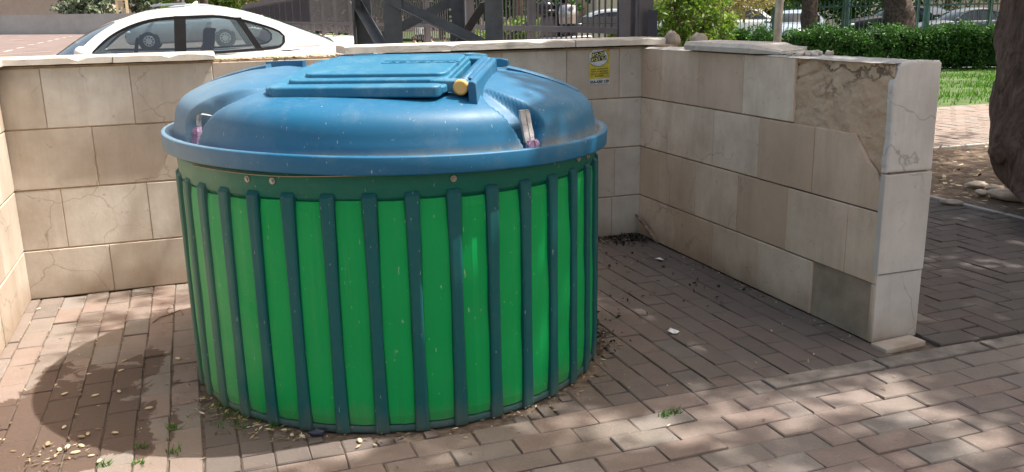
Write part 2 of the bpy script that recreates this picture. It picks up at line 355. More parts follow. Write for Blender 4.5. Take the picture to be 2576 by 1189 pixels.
def fast_mesh(name, V, nper, tones, mat, parent=None, loc=(0, 0, 0), wet=None):
    """V (N*nper,3) numpy; faces are consecutive nper-gons"""
    me = bpy.data.meshes.new(name); N = len(V)//nper
    me.vertices.add(len(V)); me.vertices.foreach_set('co', np.asarray(V, dtype=np.float32).ravel())
    me.loops.add(len(V)); me.loops.foreach_set('vertex_index', np.arange(len(V), dtype=np.int32))
    me.polygons.add(N); me.polygons.foreach_set('loop_start', np.arange(0, len(V), nper, dtype=np.int32))
    try: me.polygons.foreach_set('loop_total', np.full(N, nper, dtype=np.int32))
    except Exception: pass
    me.update(calc_edges=True)
    a = me.attributes.new('tone', 'FLOAT', 'FACE'); a.data.foreach_set('value', np.asarray(tones, dtype=np.float32))
    return link(name, me, mat, parent, loc)
def rand_dirs(n):
    v = RNG.normal(size=(n, 3)); return v/np.linalg.norm(v, axis=1)[:, None]
def leaves(P, size, aspect=.45, flat=0., jit=.35):
    """one folded-diamond leaf per point"""
    n = len(P); d = rand_dirs(n); nn = rand_dirs(n)
    if flat: nn = nn*(1-flat)+np.array([0, 0, 1.])*flat; d[:, 2] *= (1-flat)
    d /= np.linalg.norm(d, axis=1)[:, None]
    s = np.cross(d, nn); s /= np.linalg.norm(s, axis=1)[:, None]+1e-9
    L = (size*(1+RNG.uniform(-jit, jit, n)))[:, None] if np.isscalar(size) else size[:, None]
    return np.stack([P-d*L*.5, P+s*L*aspect*.5-d*L*.05, P+d*L*.5, P-s*L*aspect*.5-d*L*.05], 1).reshape(-1, 3)
def clump_points(centres, rads, per):
    out = []; ids = []
    for i, (c, r) in enumerate(zip(centres, rads)):
        q = rand_dirs(per)*(RNG.uniform(.25, 1, per)**.5)[:, None]*np.asarray(r); out.append(np.asarray(c)+q); ids.append(np.full(per, i))
    return np.concatenate(out), np.concatenate(ids)

# ------------------------------------------------------------------ ground and paving
BX, BY = .859, 4.118            # centre of the big waste container
XL, YB, XR, YE, ZT, TH = -1.026, 5.705, 3.0025, 3.271, 1.352, .276
def sheet(name, x0, x1, y0, y1, z, mat, kind='structure', n=1):
    b = MB(); b.add([(x0, y0, z), (x1, y0, z), (x1, y1, z), (x0, y1, z)], [(0, 1, 2, 3)])
    return tag(b.build(name, mat), kind=kind)
sheet('ground', -250, 250, -250, 250, -.035, M_SOIL)
sheet('joint_sand', -2.7, 7.6, .8, 5.704, -.0085, simple('joint_sand', (.13, .10, .075), .95, var=.35, scale=30, bmp=.5))
STAINS = [(-.70, 4.45, .17), (-.84, 4.0, .28), (-.66, 3.75, .22), (-.60, 3.55, .2), (-.37, 4.28, .15), (-.42, 4.36, .1), (-.5, 3.85, .17), (-.42, 3.48, .16), (-.95, 3.6, .25), (-.2, 4.6, .06), (-.25, 4.05, .06), (-.75, 3.25, .2), (-.48, 4.1, .16), (-.3, 3.8, .12), (-.28, 3.55, .13), (-.3, 4.45, .1), (-.6, 4.15, .14)]
def wetness(x, y):
    return min(.62, sum(.6*math.exp(-((x-a)**2+(y-b)**2)/(2*(r*.62)**2)) for a, b, r in STAINS))
class Pave:
    def __init__(s): s.v = []; s.f = []; s.t = []; s.w = []
    def brick(s, x0, x1, y0, y1, rect, z=0.0, gap=.0019, ch=.004, tj=None):
        x0, x1 = max(x0, rect[0]), min(x1, rect[1]); y0, y1 = max(y0, rect[2]), min(y1, rect[3])
        if x1-x0 < .03 or y1-y0 < .03: return
        g = gap*random.uniform(.6, 1.9)
        x0 += g; x1 -= g; y0 += g; y1 -= g
        cor = [(x0, y0), (x1, y0), (x1, y1), (x0, y1)]
        dd = [math.hypot(a-BX, b-BY) for a, b in cor]
        if min(dd) < .965:
            if max(dd) < .99 or (x1-x0 < .1 and y1-y0 < .1): return
            # a cut piece: split and keep the outer bits
            if x1-x0 > y1-y0: mx = (x0+x1)/2; s.brick(x0, mx, y0, y1, rect, z, gap, ch); s.brick(mx, x1, y0, y1, rect, z, gap, ch)
            else: my = (y0+y1)/2; s.brick(x0, x1, y0, my, rect, z, gap, ch); s.brick(x0, x1, my, y1, rect, z, gap, ch)
            return
        rz = random.uniform(-.0032, .003); tx = random.gauss(0, .009); ty = random.gauss(0, .009)
        mx, my = (x0+x1)/2, (y0+y1)/2; a = random.gauss(0, .006); ca, sa = math.cos(a), math.sin(a)
        def P(x, y, zz): dx, dy = x-mx, y-my; return (mx+dx*ca-dy*sa, my+dx*sa+dy*ca, z+zz+rz+dx*tx+dy*ty)
        c = ch*random.uniform(.7, 1.5); o = len(s.v)
        jx = [random.uniform(-.0035, .0035) for _ in range(8)]
        for i, (x, y) in enumerate(cor): s.v.append(P(x+jx[i], y+jx[7-i], -.028))
        for i, (x, y) in enumerate(cor): s.v.append(P(x+jx[i], y+jx[7-i], -c))
        for i, (x, y) in enumerate([(x0+c, y0+c), (x1-c, y0+c), (x1-c, y1-c), (x0+c, y1-c)]): s.v.append(P(x, y, 0))
        fs = [(8, 9, 10, 11)]+[(k+i, k+(i+1) % 4, k+4+(i+1) % 4, k+4+i) for k in (0, 4) for i in range(4)]
        t = random.random()
        t = t if tj is None else tj
        for f in fs: s.f.append([o+q for q in f]); s.t.append(t)
        s.w += [wetness(mx, my) if False else wetness(q[0], q[1]) for q in s.v[o:]]
    def field(s, rect, along, L=.25, W=.125, off=.5, z=0.0):
        x0, x1, y0, y1 = rect
        if along == 'y':
            for i, x in enumerate(np.arange(x0, x1, W)):
                st = y0-((i*off) % 1)*L-random.uniform(0, .03)
                for y in np.arange(st, y1, L): s.brick(x, x+W, y, y+L, rect, z)
        elif along == 'x':
            for i, y in enumerate(np.arange(y1, y0-W, -W)):
                st = x0-((i*off) % 1)*L-random.uniform(0, .03)
                for x in np.arange(st, x1, L): s.brick(x, x+L, y-W, y, rect, z)
        else:  # herringbone
            nx, ny = int((x1-x0)/W)+6, int((y1-y0)/W)+4
            for r in range(-2, ny):
                for k in range(-(ny+8)//4, nx//4+2):
                    a = x0+(r+4*k)*W; b = y0+r*W
                    s.brick(a, a+2*W, b, b+W, rect, z); s.brick(a+3*W, a+4*W, b, b+2*W, rect, z)
    def build(s, name, mat=None):
        me = bpy.data.meshes.new(name); me.from_pydata(s.v, [], s.f)
        a = me.attributes.new('tone', 'FLOAT', 'FACE'); a.data.foreach_set('value', s.t)
        a = me.attributes.new('wet', 'FLOAT', 'POINT'); a.data.foreach_set('value', s.w)
        return tag(link(name, me, mat or M_PAVER), kind='structure')
pv = Pave()
pv.field((-2.6, -.095, 1.2, YB), 'y')
pv.field((-.095, 2.25, .9, 3.10), 'x')
pv.field((2.25, 7.5, .9, 2.985), 'x')
pv.build('plaza_paving')
pv = Pave(); pv.field((-.095, XR, 3.10, YB), 'y'); pv.build('enclosure_paving', M_PAVER_SHADED)
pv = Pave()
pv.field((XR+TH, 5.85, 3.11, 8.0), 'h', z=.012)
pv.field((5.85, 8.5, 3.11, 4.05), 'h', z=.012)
pv.build('side_paving', M_PAVER_SHADED_GREY)
pv = Pave()
pv.field((3.4, 18.0, 8.0, 11.3), 'h', z=.006)
pv.build('garden_path')
b = MB()
for x in np.arange(2.25, 7.4, .62): b.box((x+.31+random.uniform(-.01, .01), 3.045+random.uniform(-.006, .006), -.0125+random.uniform(-.003, .002)), (.60, .10, .03))
tag(b.build('kerb_strip', simple('worn_kerb', (.21, .185, .16), .9, var=.3, scale=9, bmp=.5), bevel=.006), kind='structure')
b = MB()
for y in np.arange(4.1, 8.0, .5): b.box((5.885, y+.25, -.01), (.05, .49, .05))
for x in np.arange(5.95, 17, .5): b.box((x+.25, 7.965, -.012), (.49, .05, .05))
tag(b.build('bed_edging', M_CONC, bevel=.008), kind='structure')
# soil bed heaped a little above the paving
def soil_grid(name, x0, x1, y0, y1, nx, ny, h, mat):
    from mathutils import noise as mn
    vs = []; fs = []
    for j in range(ny+1):
        for i in range(nx+1):
            x = x0+(x1-x0)*i/nx; y = y0+(y1-y0)*j/ny
            e = min(i, nx-i, j, ny-j)/3.; e = min(1, e)
            vs.append((x, y, -.02+e*h*(.6+.8*mn.noise((x*1.3, y*1.3, 3)))+.012*mn.noise((x*7, y*7, 0))))
    for j in range(ny):
        for i in range(nx): a = j*(nx+1)+i; fs.append((a, a+1, a+nx+2, a+nx+1))
    b_ = MB(); b_.add(vs, fs, True); return tag(b_.build(name, mat), kind='structure')
soil_grid('planting_bed', 5.91, 17, 4.06, 7.94, 60, 30, .035, M_SOIL)
soil_grid('lawn_ground', 3.4, 40, 11.32, 19.2, 60, 30, .03, M_LAWN)
soil_grid('far_lawn_ground', 3.4, 60, 19.25, 90, 60, 60, .02, M_LAWN)
b = MB(); b.box((21, 18.3, .0), (34, 1.0, .06)); tag(b.build('far_footpath', M_CONC), kind='structure')

# sloping car park behind the back wall
def pkz(x, y): return .24+.0167*(x*math.sin(YAW)+y*math.cos(YAW)-8.6)
def pk(px, py):
    d = ray(px, py); g = .0167
    den = d.z-g*(d.x*math.sin(YAW)+d.y*math.cos(YAW)); t = (pkz(0, 0)-CAM.z)/den
    return CAM+d*t
vs = [(x, y, pkz(x, y)) for y in (5.96, 75) for x in (-60, 2.9)]
b = MB(); b.add([vs[0], vs[1], vs[3], vs[2]], [(0, 1, 2, 3)]); b.add([vs[0], vs[1], (2.9, 5.96, -.1), (-60, 5.96, -.1)], [(0, 1, 2, 3)]); tag(b.build('car_park_ground', M_ASPHALT), kind='structure')
b = MB()
def stroke(p_, q, wd):
    p_, q = pk(*p_), pk(*q); d = (q-p_).normalized(); s_ = Vector((-d.y, d.x, 0))*wd/2; up = Vector((0, 0, .006))
    b.add([p_-s_+up, q-s_+up, q+s_+up, p_+s_+up], [(0, 1, 2, 3)])
for a, c in [((11, 131), (31, 127)), ((43, 122.5), (60, 119.5)), ((70, 114.5), (86, 112.5)), ((94, 110), (109, 107.5)), ((120, 105), (131, 103)), ((138, 100.5), (149, 98.5)), ((156, 96.5), (167, 95)), ((175, 93), (182, 92))]: stroke(a, c, .13)
stroke((-40, 141), (133, 129.5), .12); stroke((22, 101.5), (57, 100.5), .5); stroke((300, 134), (620, 118), .1)
tag(b.build('parking_marking', M_LINE), kind='structure')

# ------------------------------------------------------------------ the stone-clad enclosure
def stones(mb, rows, face, gap=.003, hgap=.0085, depth=.018, skip=()):
    """rows: list of (z0, z1, [joints]); face(u, z, d) -> point, d = outwards"""
    for ri, (z0, z1, js) in enumerate(rows):
        for k in range(len(js)-1):
            if (ri, k) in skip: continue
            u0, u1 = sorted((js[k], js[k+1])); slab_poly(mb, [(u0+gap/2, z0+hgap/2), (u1-gap/2, z0+hgap/2), (u1-gap/2, z1-hgap/2), (u0+gap/2, z1-hgap/2)], face, depth)
def slab_poly(mb, poly, face, depth, proud=None, ch=.003):
    pr = random.uniform(-.0022, .0022) if proud is None else proud
    mb.tone = random.choice([random.uniform(0, .35), random.uniform(.3, .75), random.uniform(.6, 1)])
    cx_ = sum(p_[0] for p_ in poly)/len(poly); cz_ = sum(p_[1] for p_ in poly)/len(poly)
    n = len(poly)
    def ins(k):
        return [(u-math.copysign(min(k, abs(u-cx_)), u-cx_), z-math.copysign(min(k, abs(z-cz_)), z-cz_)) for u, z in poly]
    rings = [[face(u, z, -depth) for u, z in poly], [face(u, z, pr-ch) for u, z in poly], [face(u, z, pr) for u, z in ins(ch)]]
    vs = [v for r in rings for v in r]
    fs = [(i*n+k, i*n+(k+1) % n, (i+1)*n+(k+1) % n, (i+1)*n+k) for i in range(2) for k in range(n)]+[tuple(2*n+k for k in range(n))]
    mb.add(vs, fs, False)
Z = [0, .297, .654, 1.005, ZT]
def steps(a, b_, s): return [a]+[x for x in np.arange(a+s*0+0, b_, s) if x > a+.05 and x < b_-.05]+[b_]
backw = thing('back_stone_wall', 'long beige stone wall behind the green and blue container, topped with pale slabs', 'wall', (1, 5.83, 0))
c0 = Vector((1, 5.83, 0))
def bld(mb, name, mat, root, **k):
    o = mb.build(name, mat, root, **k); o.data.transform(Matrix.Translation(-Vector(root.location))); return o
mb = MB(); mb.box((1.0, (5.710+5.95)/2, .68), (4.6, .24, 1.36)); bld(mb, 'core', M_MORTAR, backw)
mb = MB(); face = lambda u, z, d: (u, YB-d, z)
rows = [(Z[0], Z[1], [XL-.2, -.57, -.1, .37, .84, 1.31, 1.78, 2.3, 2.78, XR+.012]),
        (Z[1], Z[2], [XL-.1, -.79, -.32, .15, .62, 1.09, 1.56, 2.05, 2.45, 2.8, XR+.012]),
        (Z[2], Z[3], [XL-.2, -.58, -.11, .36, .83, 1.3, 1.77, 2.24, 2.62, XR+.012]),
        (Z[3], Z[4], [XL-.1, -.81, -.34, .12, .58, 1.05, 1.5, 1.96, 2.43, 2.83, XR+.012])]
stones(mb, rows, face)
stones(mb, [(Z[i], Z[i+1], [-1.3+.23*(i % 2)]+list(np.arange(-.9+.23*(i % 2), 3.2, .47))+[3.3]) for i in range(4)], lambda u, z, d: (u, 5.955+d, z))
bld(mb, 'stone_cladding', M_STONE, backw)
def coping(x0, x1, y0, y1, z0, z1, jit=.004, chips=(), seg=.05):
    mb = MB(); xs = np.arange(x0, x1, seg).tolist()+[x1]; rings = []
    for x in xs:
        k = 1.0+sum(2.6*math.exp(-((x-a)/.03)**2) for a in chips); j = lambda: random.uniform(-jit, jit)*.6
        e = random.uniform(.004, .008)*k
        rings.append([(x+j(), y0+j()*.4, z0+j()*.5+.002), (x+j(), y0+.001+j()*.4, z1-e), (x, y0+e, z1+j()*.2), (x, y1-.006, z1+j()*.2), (x, y1, z1-.006), (x, y1, z0), (x, y0+.06, z0+.003)])
    mb.tone = random.random(); mb.loft(rings, smooth=False); return mb
bld(coping(-1.4, -.42, YB-.06, 6.0, 1.367, 1.408, chips=(-.6,)), 'coping', M_COPE, backw)
bld(coping(-.414, .14, YB-.064, 6.0, 1.366, 1.408, chips=(-.1, .13)), 'coping', M_COPE, backw)
bld(coping(.91, 2.468, YB-.055, 6.0, 1.372, 1.420, chips=(1.6, 2.2, 2.46)), 'coping', M_COPE, backw)
bld(coping(2.476, 3.16, YB-.055, 6.01, 1.370, 1.418, chips=(2.9, 3.1)), 'coping', M_COPE, backw)
mb = MB()
for _ in range(70):
    x = random.uniform(.15, .90); mb.tone = random.random(); mb.ball((x, YB+.02+random.random()**2*.2, 1.364), (random.uniform(.006, .03), random.uniform(.01, .03), random.uniform(.004, .012)), 6, 4, .3)
bld(mb, 'mortar_crumbs', M_ROUGH, backw)
# crack lines of the second coping: thin open fissures in its front edge
mb = MB(); yy = YB-.0575
for x0, x1, z in ((1.45, 2.3, 1.398), (1.2, 1.42, 1.388)):
    x = x0; zz = z; pts = []
    while x < x1: pts.append((x, zz)); x += random.uniform(.02, .05); zz = z+random.uniform(-.011, .008)
    for (a, za), (c_, zc) in zip(pts, pts[1:]):
        mb.add([(a, yy, za-.0012), (c_, yy, zc-.0012), (c_, yy, zc+.0012), (a, yy, za+.0012)], [(0, 1, 2, 3)])
bld(mb, 'crack', M_DARKCONC, backw)

rightw = thing('side_stone_wall', 'broken-cornered stone wall right of the container, with missing facing stones', 'wall', (3.14, 4.5, 0))
mb = MB(); mb.box((XR+.014+.125, (3.985+5.70)/2, .67), (.25, 5.70-3.985, 1.34)); mb.box((XR+.042+.111, (YE+.016+3.985)/2, .67), (.222, 3.985-YE-.016, 1.339)); bld(mb, 'core', M_MORTAR, rightw)
mb = MB(); face = lambda u, z, d: (XR-d, u, z)
rows = [(Z[0], Z[1], [YB, 5.19, 4.71, 4.23, 3.74, 3.30, YE]),
        (Z[1], Z[2], [YB, 5.42, 4.94, 4.46, 3.98, 3.5, YE]),
        (Z[2], Z[3], [YB, 5.22, 4.75, 4.27, 3.79, YE]),
        (Z[3], Z[4], [YB, 5.42, 4.94, 4.45, 3.98, YE])]
stones(mb, rows, face, skip={(0, 4), (2, 4), (3, 4)})
slab_poly(mb, [(3.788, .657), (3.788, 1.002), (3.50, 1.002), (3.47, .97), (3.43, .93), (3.39, .885), (3.345, .85), (3.30, .80), (3.272, .775), (3.272, .657)], face, .018)
stones(mb, [(Z[i], Z[i+1], [5.95]+[5.6-.24*(i % 2)-.47*k for k in range(5)]+[YE+.01]) for i in range(4)], lambda u, z, d: (XR+TH+d, u, z))
bld(mb, 'stone_cladding', M_STONE_WARM, rightw)
# end face: three tall slabs, the lower two standing proud
mb = MB()
fend = lambda u, z, d: (u, YE-d, z)
slab_poly(mb, [(XR+.002, .003), (XR+TH, .003), (XR+TH, .345), (XR+.002, .345)], fend, .02, .004)
slab_poly(mb, [(XR-.004, .352), (XR+TH-.002, .352), (XR+TH-.002, .835), (XR-.004, .835)], fend, .02, .012)
for o_ in (0,): mb.tone = .9
bld(mb, 'end_slab', M_STONE_PALE, rightw)
def rough(face, u0, u1, z0, z1, nu, nz, base, amp, mat, name, root, edge=0, seed=0, rk=1):
    from mathutils import noise as mn
    vs = []; fs = []
    for j in range(nz+1):
        for i in range(nu+1):
            u = u0+(u1-u0)*i/nu; z = z0+(z1-z0)*j/nz
            h = mn.fractal((u*6+seed, z*9, seed), .9, 2.1, 5)
            r = mn.noise((u*5+9, z*13+seed, 2)); ridge = -rk*max(0, .18-abs(r))*.12*(.15+.85*ss(1.15, 1.3, z))*(1 if mn.noise((u*2, z*2, seed+5)) > -.1 else 0)
            vs.append(face(u, z, base+amp*h+ridge))
    for j in range(nz):
        for i in range(nu): a = j*(nu+1)+i; fs.append((a, a+1, a+nu+2, a+nu+1))
    mb = MB(); mb.add(vs, fs, True); bld(mb, name, mat, root)
rough(face, YE+.004, 3.985, .995, ZT-.008, 110, 56, -.016, .012, M_ROUGH, 'exposed_mortar', rightw)
rough(face, YE+.004, 3.55, .66, 1.0, 44, 44, -.022, .012, M_ROUGH, 'exposed_mortar', rightw, seed=4)
rough(face, 3.28, 3.745, 0, .30, 50, 34, -.012, .0016, M_DARKCONC, 'exposed_concrete', rightw, seed=8, rk=0)
# the upper end slab: left edge broken off, top edge chipped
def head_slab():
    mb = MB(); x0, x1, z0, z1 = XR+.004, XR+TH, .842, ZT+.006
    left = [(x0+abs(random.gauss(0, .0018))+.006*ss(.9, 1.0, z)*ss(1.2, 1.1, z)+(.022*ss(1.24, 1.33, z)), z) for z in np.linspace(z0+.004, z1-.03, 26)]
    top = [(x, z1-.012*ss(XR+.1, XR+.02, x)-abs(random.gauss(0, .0025))-.014*ss(x1-.03, x1, x)**2) for x in np.linspace(left[-1][0]+.012, x1-.002, 18)]
    right = [(x1-abs(random.gauss(0, .0015)), z) for z in np.linspace(z1-.03, z0, 16)]
    poly = left[:1]+[(x1-.001, z0)]+right[::-1][1:]+top[::-1]+left[::-1][:-1]
    n = len(poly); cx_, cz_ = (x0+x1)/2, (z0+z1)/2
    rings = []
    for d, k in ((-.03, 0), (.0, .0), (.004, .004), (.006, .012)):
        rings.append([(x-math.copysign(min(k, abs(x-cx_)), x-cx_), YE-d, z-math.copysign(min(k, abs(z-cz_)), z-cz_)) for x, z in poly])
    mb.tone = .8; mb.loft(rings, smooth=False); return mb
bld(head_slab(), 'end_slab', M_STONE_PALE, rightw)
# top of the wall: worn bed where the coping has gone
def wall_top():
    from mathutils import noise as mn
    vs = []; fs = []; nx, ny = 8, 80
    for j in range(ny+1):
        for i in range(nx+1):
            x = XR-.004+(TH+.004)*i/nx; y = YE+.01+(5.94-YE)*j/ny
            e = 1 if 0 < i < nx and j > 0 else .0
            vs.append((x+(0 if e else .004*mn.noise((x, y*9, 1))), y, ZT-.006*(1-e)+.007*mn.fractal((x*8, y*8, 0), .9, 2, 4)*(.4+.6*e)))
    for j in range(ny):
        for i in range(nx): a = j*(nx+1)+i; fs.append((a, a+1, a+nx+2, a+nx+1))
    o = len(vs); vs += [(XR-.002, YE+.01, ZT-.03), (XR+TH, YE+.01, ZT-.03), (XR+TH, 5.95, ZT-.03), (XR-.002, 5.95, ZT-.03)]
    mb = MB(); mb.tone = .3; mb.add(vs, fs, True); return mb
bld(wall_top(), 'wall_top_bed', M_CONC, rightw)
# one loose coping slab left on top, broken off at its near end
def loose_slab():
    from mathutils import noise as mn
    mb = MB(); rings = []
    for k in range(26):
        y = 5.06-k*.036; j = lambda s: .008*mn.noise((y*17, s, 1)); e = 1 if k < 21 else 1-(k-20)*.13
        rings.append([(XR-.035+j(1)+(1-e)*.12, y, 1.357), (XR-.04+j(2)+(1-e)*.12, y, 1.357+.028*e), (XR-.026+j(3)+(1-e)*.12, y, 1.357+.05*e+j(5)*.5), (XR+.27+j(4), y+.1, 1.357+.052*e), (XR+.285, y+.1, 1.39), (XR+.285, y+.1, 1.357)])
    mb.tone = .2; mb.loft(rings, smooth=False)
    for _ in range(16): mb.ball((XR+.05+random.random()*.18, 4.13-random.random()*.16, 1.362), (random.uniform(.01, .03), random.uniform(.01, .035), random.uniform(.008, .02)), 7, 5, .3)
    return mb
bld(loose_slab(), 'coping', M_COPE, rightw)

leftw = thing('left_stone_wall', 'sunlit pale stone wall cut by the left edge, facing the container', 'wall', (-1.15, 4.2, 0))
mb = MB(); mb.box((-1.155, 4.2, .67), (.245, 3.0, 1.34)); bld(mb, 'core', M_MORTAR, leftw)
mb = MB(); face = lambda u, z, d: (XL+d, u, z)
stones(mb, [(Z[i], Z[i+1], [2.7]+[3.0+.24*(i % 2)+.47*k for k in range(6)]+[YB]) for i in range(4)], face)
stones(mb, [(Z[i], Z[i+1], [-1.277, XL]) for i in range(4)], lambda u, z, d: (u, 2.685-d, z))
bld(mb, 'stone_cladding', M_STONE, leftw)
mb = MB(); mb.box((-1.16, 4.2, 1.387), (.36, 3.05, .045)); bld(mb, 'coping', M_COPE, leftw, bevel=.006)

# two lumps of rock on the wall top
for k, (px, py, sx, sz) in enumerate([(1690, 112, .06, .058), (1757, 113, .068, .05)]):
    p_ = on(px, py, 2, 1.352); mb = MB(); rk = thing('rock', ['rounded pale rock on the wall corner beside the grey fence post', 'pointed pale rock on the wall top near the loose coping slab'][k], 'rock', p_, group='rocks on the wall top')
    def rock(sx, sz, seed):
        from mathutils import noise as mn
        mb = MB(); rings = []
        for i in range(1, 12):
            a = math.pi*i/12; ring = []
            for q in range(18):
                d = Vector((math.sin(a)*math.cos(q*math.pi/9), math.sin(a)*math.sin(q*math.pi/9), math.cos(a)))
                r_ = 1+.28*mn.fractal(d*1.6+Vector((seed, 0, 0)), .8, 2, 4)
                ring.append((d.x*sx*r_, d.y*sx*r_, max(-.008, d.z*sz*r_*1.1+sz*.55)))
            rings.append(ring)
        return mb.loft(rings)
    bpy.data.objects.remove(rk); o = rock(sx, sz, k*5+1).build('rock', M_ROCK); o.location = p_
    tag(o, ['rounded pale rock on the wall corner beside the grey fence post', 'pointed pale rock on the wall top near the loose coping slab'][k], 'rock', 'rocks on the wall top')

# ------------------------------------------------------------------ the big round waste container
binr = thing('waste_container', 'large round green slatted container with a domed blue lid', 'waste container', (BX, BY, 0))
def lathe(mb, prof, n=160, rf=None):
    rings = [[(r*math.cos(2*math.pi*k/n), r*math.sin(2*math.pi*k/n), z) for k in range(n)] for r, z in prof]
    mb.loft(rings, cap=False); return mb
RIGHT = Vector((math.cos(YAW), -math.sin(YAW), 0))
def tilt(v): v = Vector(v); return Vector((v.x, v.y, v.z-.026*(v.x*RIGHT.x+v.y*RIGHT.y)))
def cyl(px, py, r):     # where the line of sight meets the upright cylinder round the container's axis (local coords)
    d = ray(px, py); o = CAM-Vector((BX, BY, 0)); a = d.x**2+d.y**2; b_ = o.x*d.x+o.y*d.y; c_ = o.x**2+o.y**2-r*r
    return o+d*((-b_-math.sqrt(b_*b_-a*c_))/a)
NR, PH = 38, R(262)
mb = MB()
lathe(mb, [(.90, 0), (.949, 0), (.951, .006), (.951, .026), (.946, .03), (.926, .032), (.926, .93), (.90, .931)])
for k in range(NR):
    a = PH+2*math.pi*k/NR; er = Vector((math.cos(a), math.sin(a), 0)); et = Vector((-math.sin(a), math.cos(a), 0))
    rings = []
    for z, ro in ((.004, .964), (.02, .967), (.3, .969), (.6, .970), (.90, .970), (.950, .969), (.964, .957), (.967, .950)):
        wt = .0225-.006*math.sin(math.pi*min(1, max(0, z/.93)))**.7; wb = wt+.006; up = Vector((0, 0, z)); w_ = .3 if z > .965 else 1
        rings.append([er*.925-et*wb+up, er*(ro-.007)-et*(wt+.0055)+up, er*(ro-.002)-et*(wt+.001)+up, er*ro-et*(wt-.005)+up, er*ro+et*(wt-.005)+up, er*(ro-.002)+et*(wt+.001)+up, er*(ro-.007)+et*(wt+.0055)+up, er*.925+et*wb+up])
    mb.loft(rings, smooth=False)
mb.build('body', M_TEAL, binr)
mb = MB(); lathe(mb, [(.92, .914), (.938, .916), (.939, .937), (.947, .943), (.951, .949), (.957, 1.035), (.955, 1.042), (.90, 1.043)]); mb.build('collar', M_COLLAR, binr)
mb = MB()
for k in range(NR):
    a = PH+2*math.pi*(k+.5)/NR; er = Vector((math.cos(a), math.sin(a), 0)); et = Vector((-math.sin(a), math.cos(a), 0))
    zt = .934+random.uniform(-.004, .006); hw0 = .0520+random.uniform(-.0015, .001); bow = random.uniform(-.0015, .0025); ph = random.uniform(0, 6.3); rk = random.uniform(-.003, .003)
    nz = 24; rings = []
    for j in range(nz+1):
        z = .034+(zt-.034)*j/nz; wv = .0022*math.sin(z*9+ph)+.0012*math.sin(z*23+ph*2)
        e = .004 if j in (0, nz) else 0; tz = Vector((0, 0, z+(.002 if j == 0 else -.002 if j == nz else 0)))
        r0 = .951+bow*math.sin(math.pi*j/nz)+wv*.8
        hw = hw0+.0062*math.sin(math.pi*z/.95)**.7; l_, r_ = -hw+wv, hw+wv*.6
        rings.append([er*(r0-.014)+et*l_+tz, er*(r0-.003-e)+et*l_+tz, er*(r0-e)+et*(l_+.005)+tz, er*(r0+.0045-e+rk)+et*.2*l_+tz, er*(r0+.0045-e-rk)+et*.2*r_+tz, er*(r0-e)+et*(r_-.005)+tz, er*(r0-.003-e)+et*r_+tz, er*(r0-.014)+et*r_+tz])
    mb.loft(rings, smooth=False)
sl = mb.build('slat_panel', M_GREEN, binr)
# a pale scratch on one slat
for (px, py) in ((622, 451), (685, 456), (1141, 450), (1455, 400), (1478, 394)):
    p_ = cyl(px, py, .957); er = Vector((p_.x, p_.y, 0)).normalized(); mb = MB()
    mb.tube([p_-er*.004, p_+er*.003], .0125, 12).tube([p_+er*.002, p_+er*.008], [.0075, .006], 6)
    mb.build('bolt', M_STEEL, binr)
EU, EV = Vector((.8965, -.443, 0)), Vector((.443, .8965, 0))
mb = MB(); mb.loft([[(r*math.cos(a), r*math.sin(a), z+.0025*math.sin(a*9)) for r, z in ((.95, 1.031), (.966, 1.031), (.967, 1.0335), (.95, 1.034))] for a in np.linspace(R(-158), R(-88), 50)], smooth=False); mb.build('seal_strip', simple('pale_seal', (.42, .34, .26), .9), binr)
VANG = math.atan2(-.8965, -.443)          # the way the front hatch faces
GRO = [VANG+R(49.5), VANG-R(41), VANG+math.pi+R(46), VANG+math.pi-R(46)]
PROF = [(.9605, 1.097), (.956, 1.110), (.953, 1.135), (.948, 1.16), (.942, 1.190), (.932, 1.217), (.916, 1.240), (.893, 1.258), (.862, 1.272), (.825, 1.283), (.77, 1.293), (.70, 1.30), (.60, 1.316), (.48, 1.331), (.34, 1.344), (.18, 1.352), (0, 1.355)]
def prof_at(t):   # Catmull-Rom through PROF
    n = len(PROF)-1; x = t*n; i = min(int(x), n-1); f = x-i
    P_ = [PROF[max(0, min(n, i+k))] for k in (-1, 0, 1, 2)]
    c_ = lambda a, b_, c__, d: .5*((2*b_)+(-a+c__)*f+(2*a-5*b_+4*c__-d)*f*f+(-a+3*b_-3*c__+d)*f**3)
    return c_(*[q[0] for q in P_]), c_(*[q[1] for q in P_])
NT, NS = 540, 72
mb = MB(); rings = []
outer = [(.945, 1.042), (1.004, 1.042), (1.0085, 1.044), (1.010, 1.049), (1.0125, 1.106), (1.011, 1.1105), (1.006, 1.113), (.990, 1.1125), (.980, 1.110), (.972, 1.104), (.965, 1.099)]
def wob(a): return .0022*math.sin(3*a+.6)+.0015*math.sin(7*a+2)
for r, z in outer: rings.append([tilt(((r+wob(2*math.pi*k/NT))*math.cos(2*math.pi*k/NT), (r+wob(2*math.pi*k/NT))*math.sin(2*math.pi*k/NT), z)) for k in range(NT)])
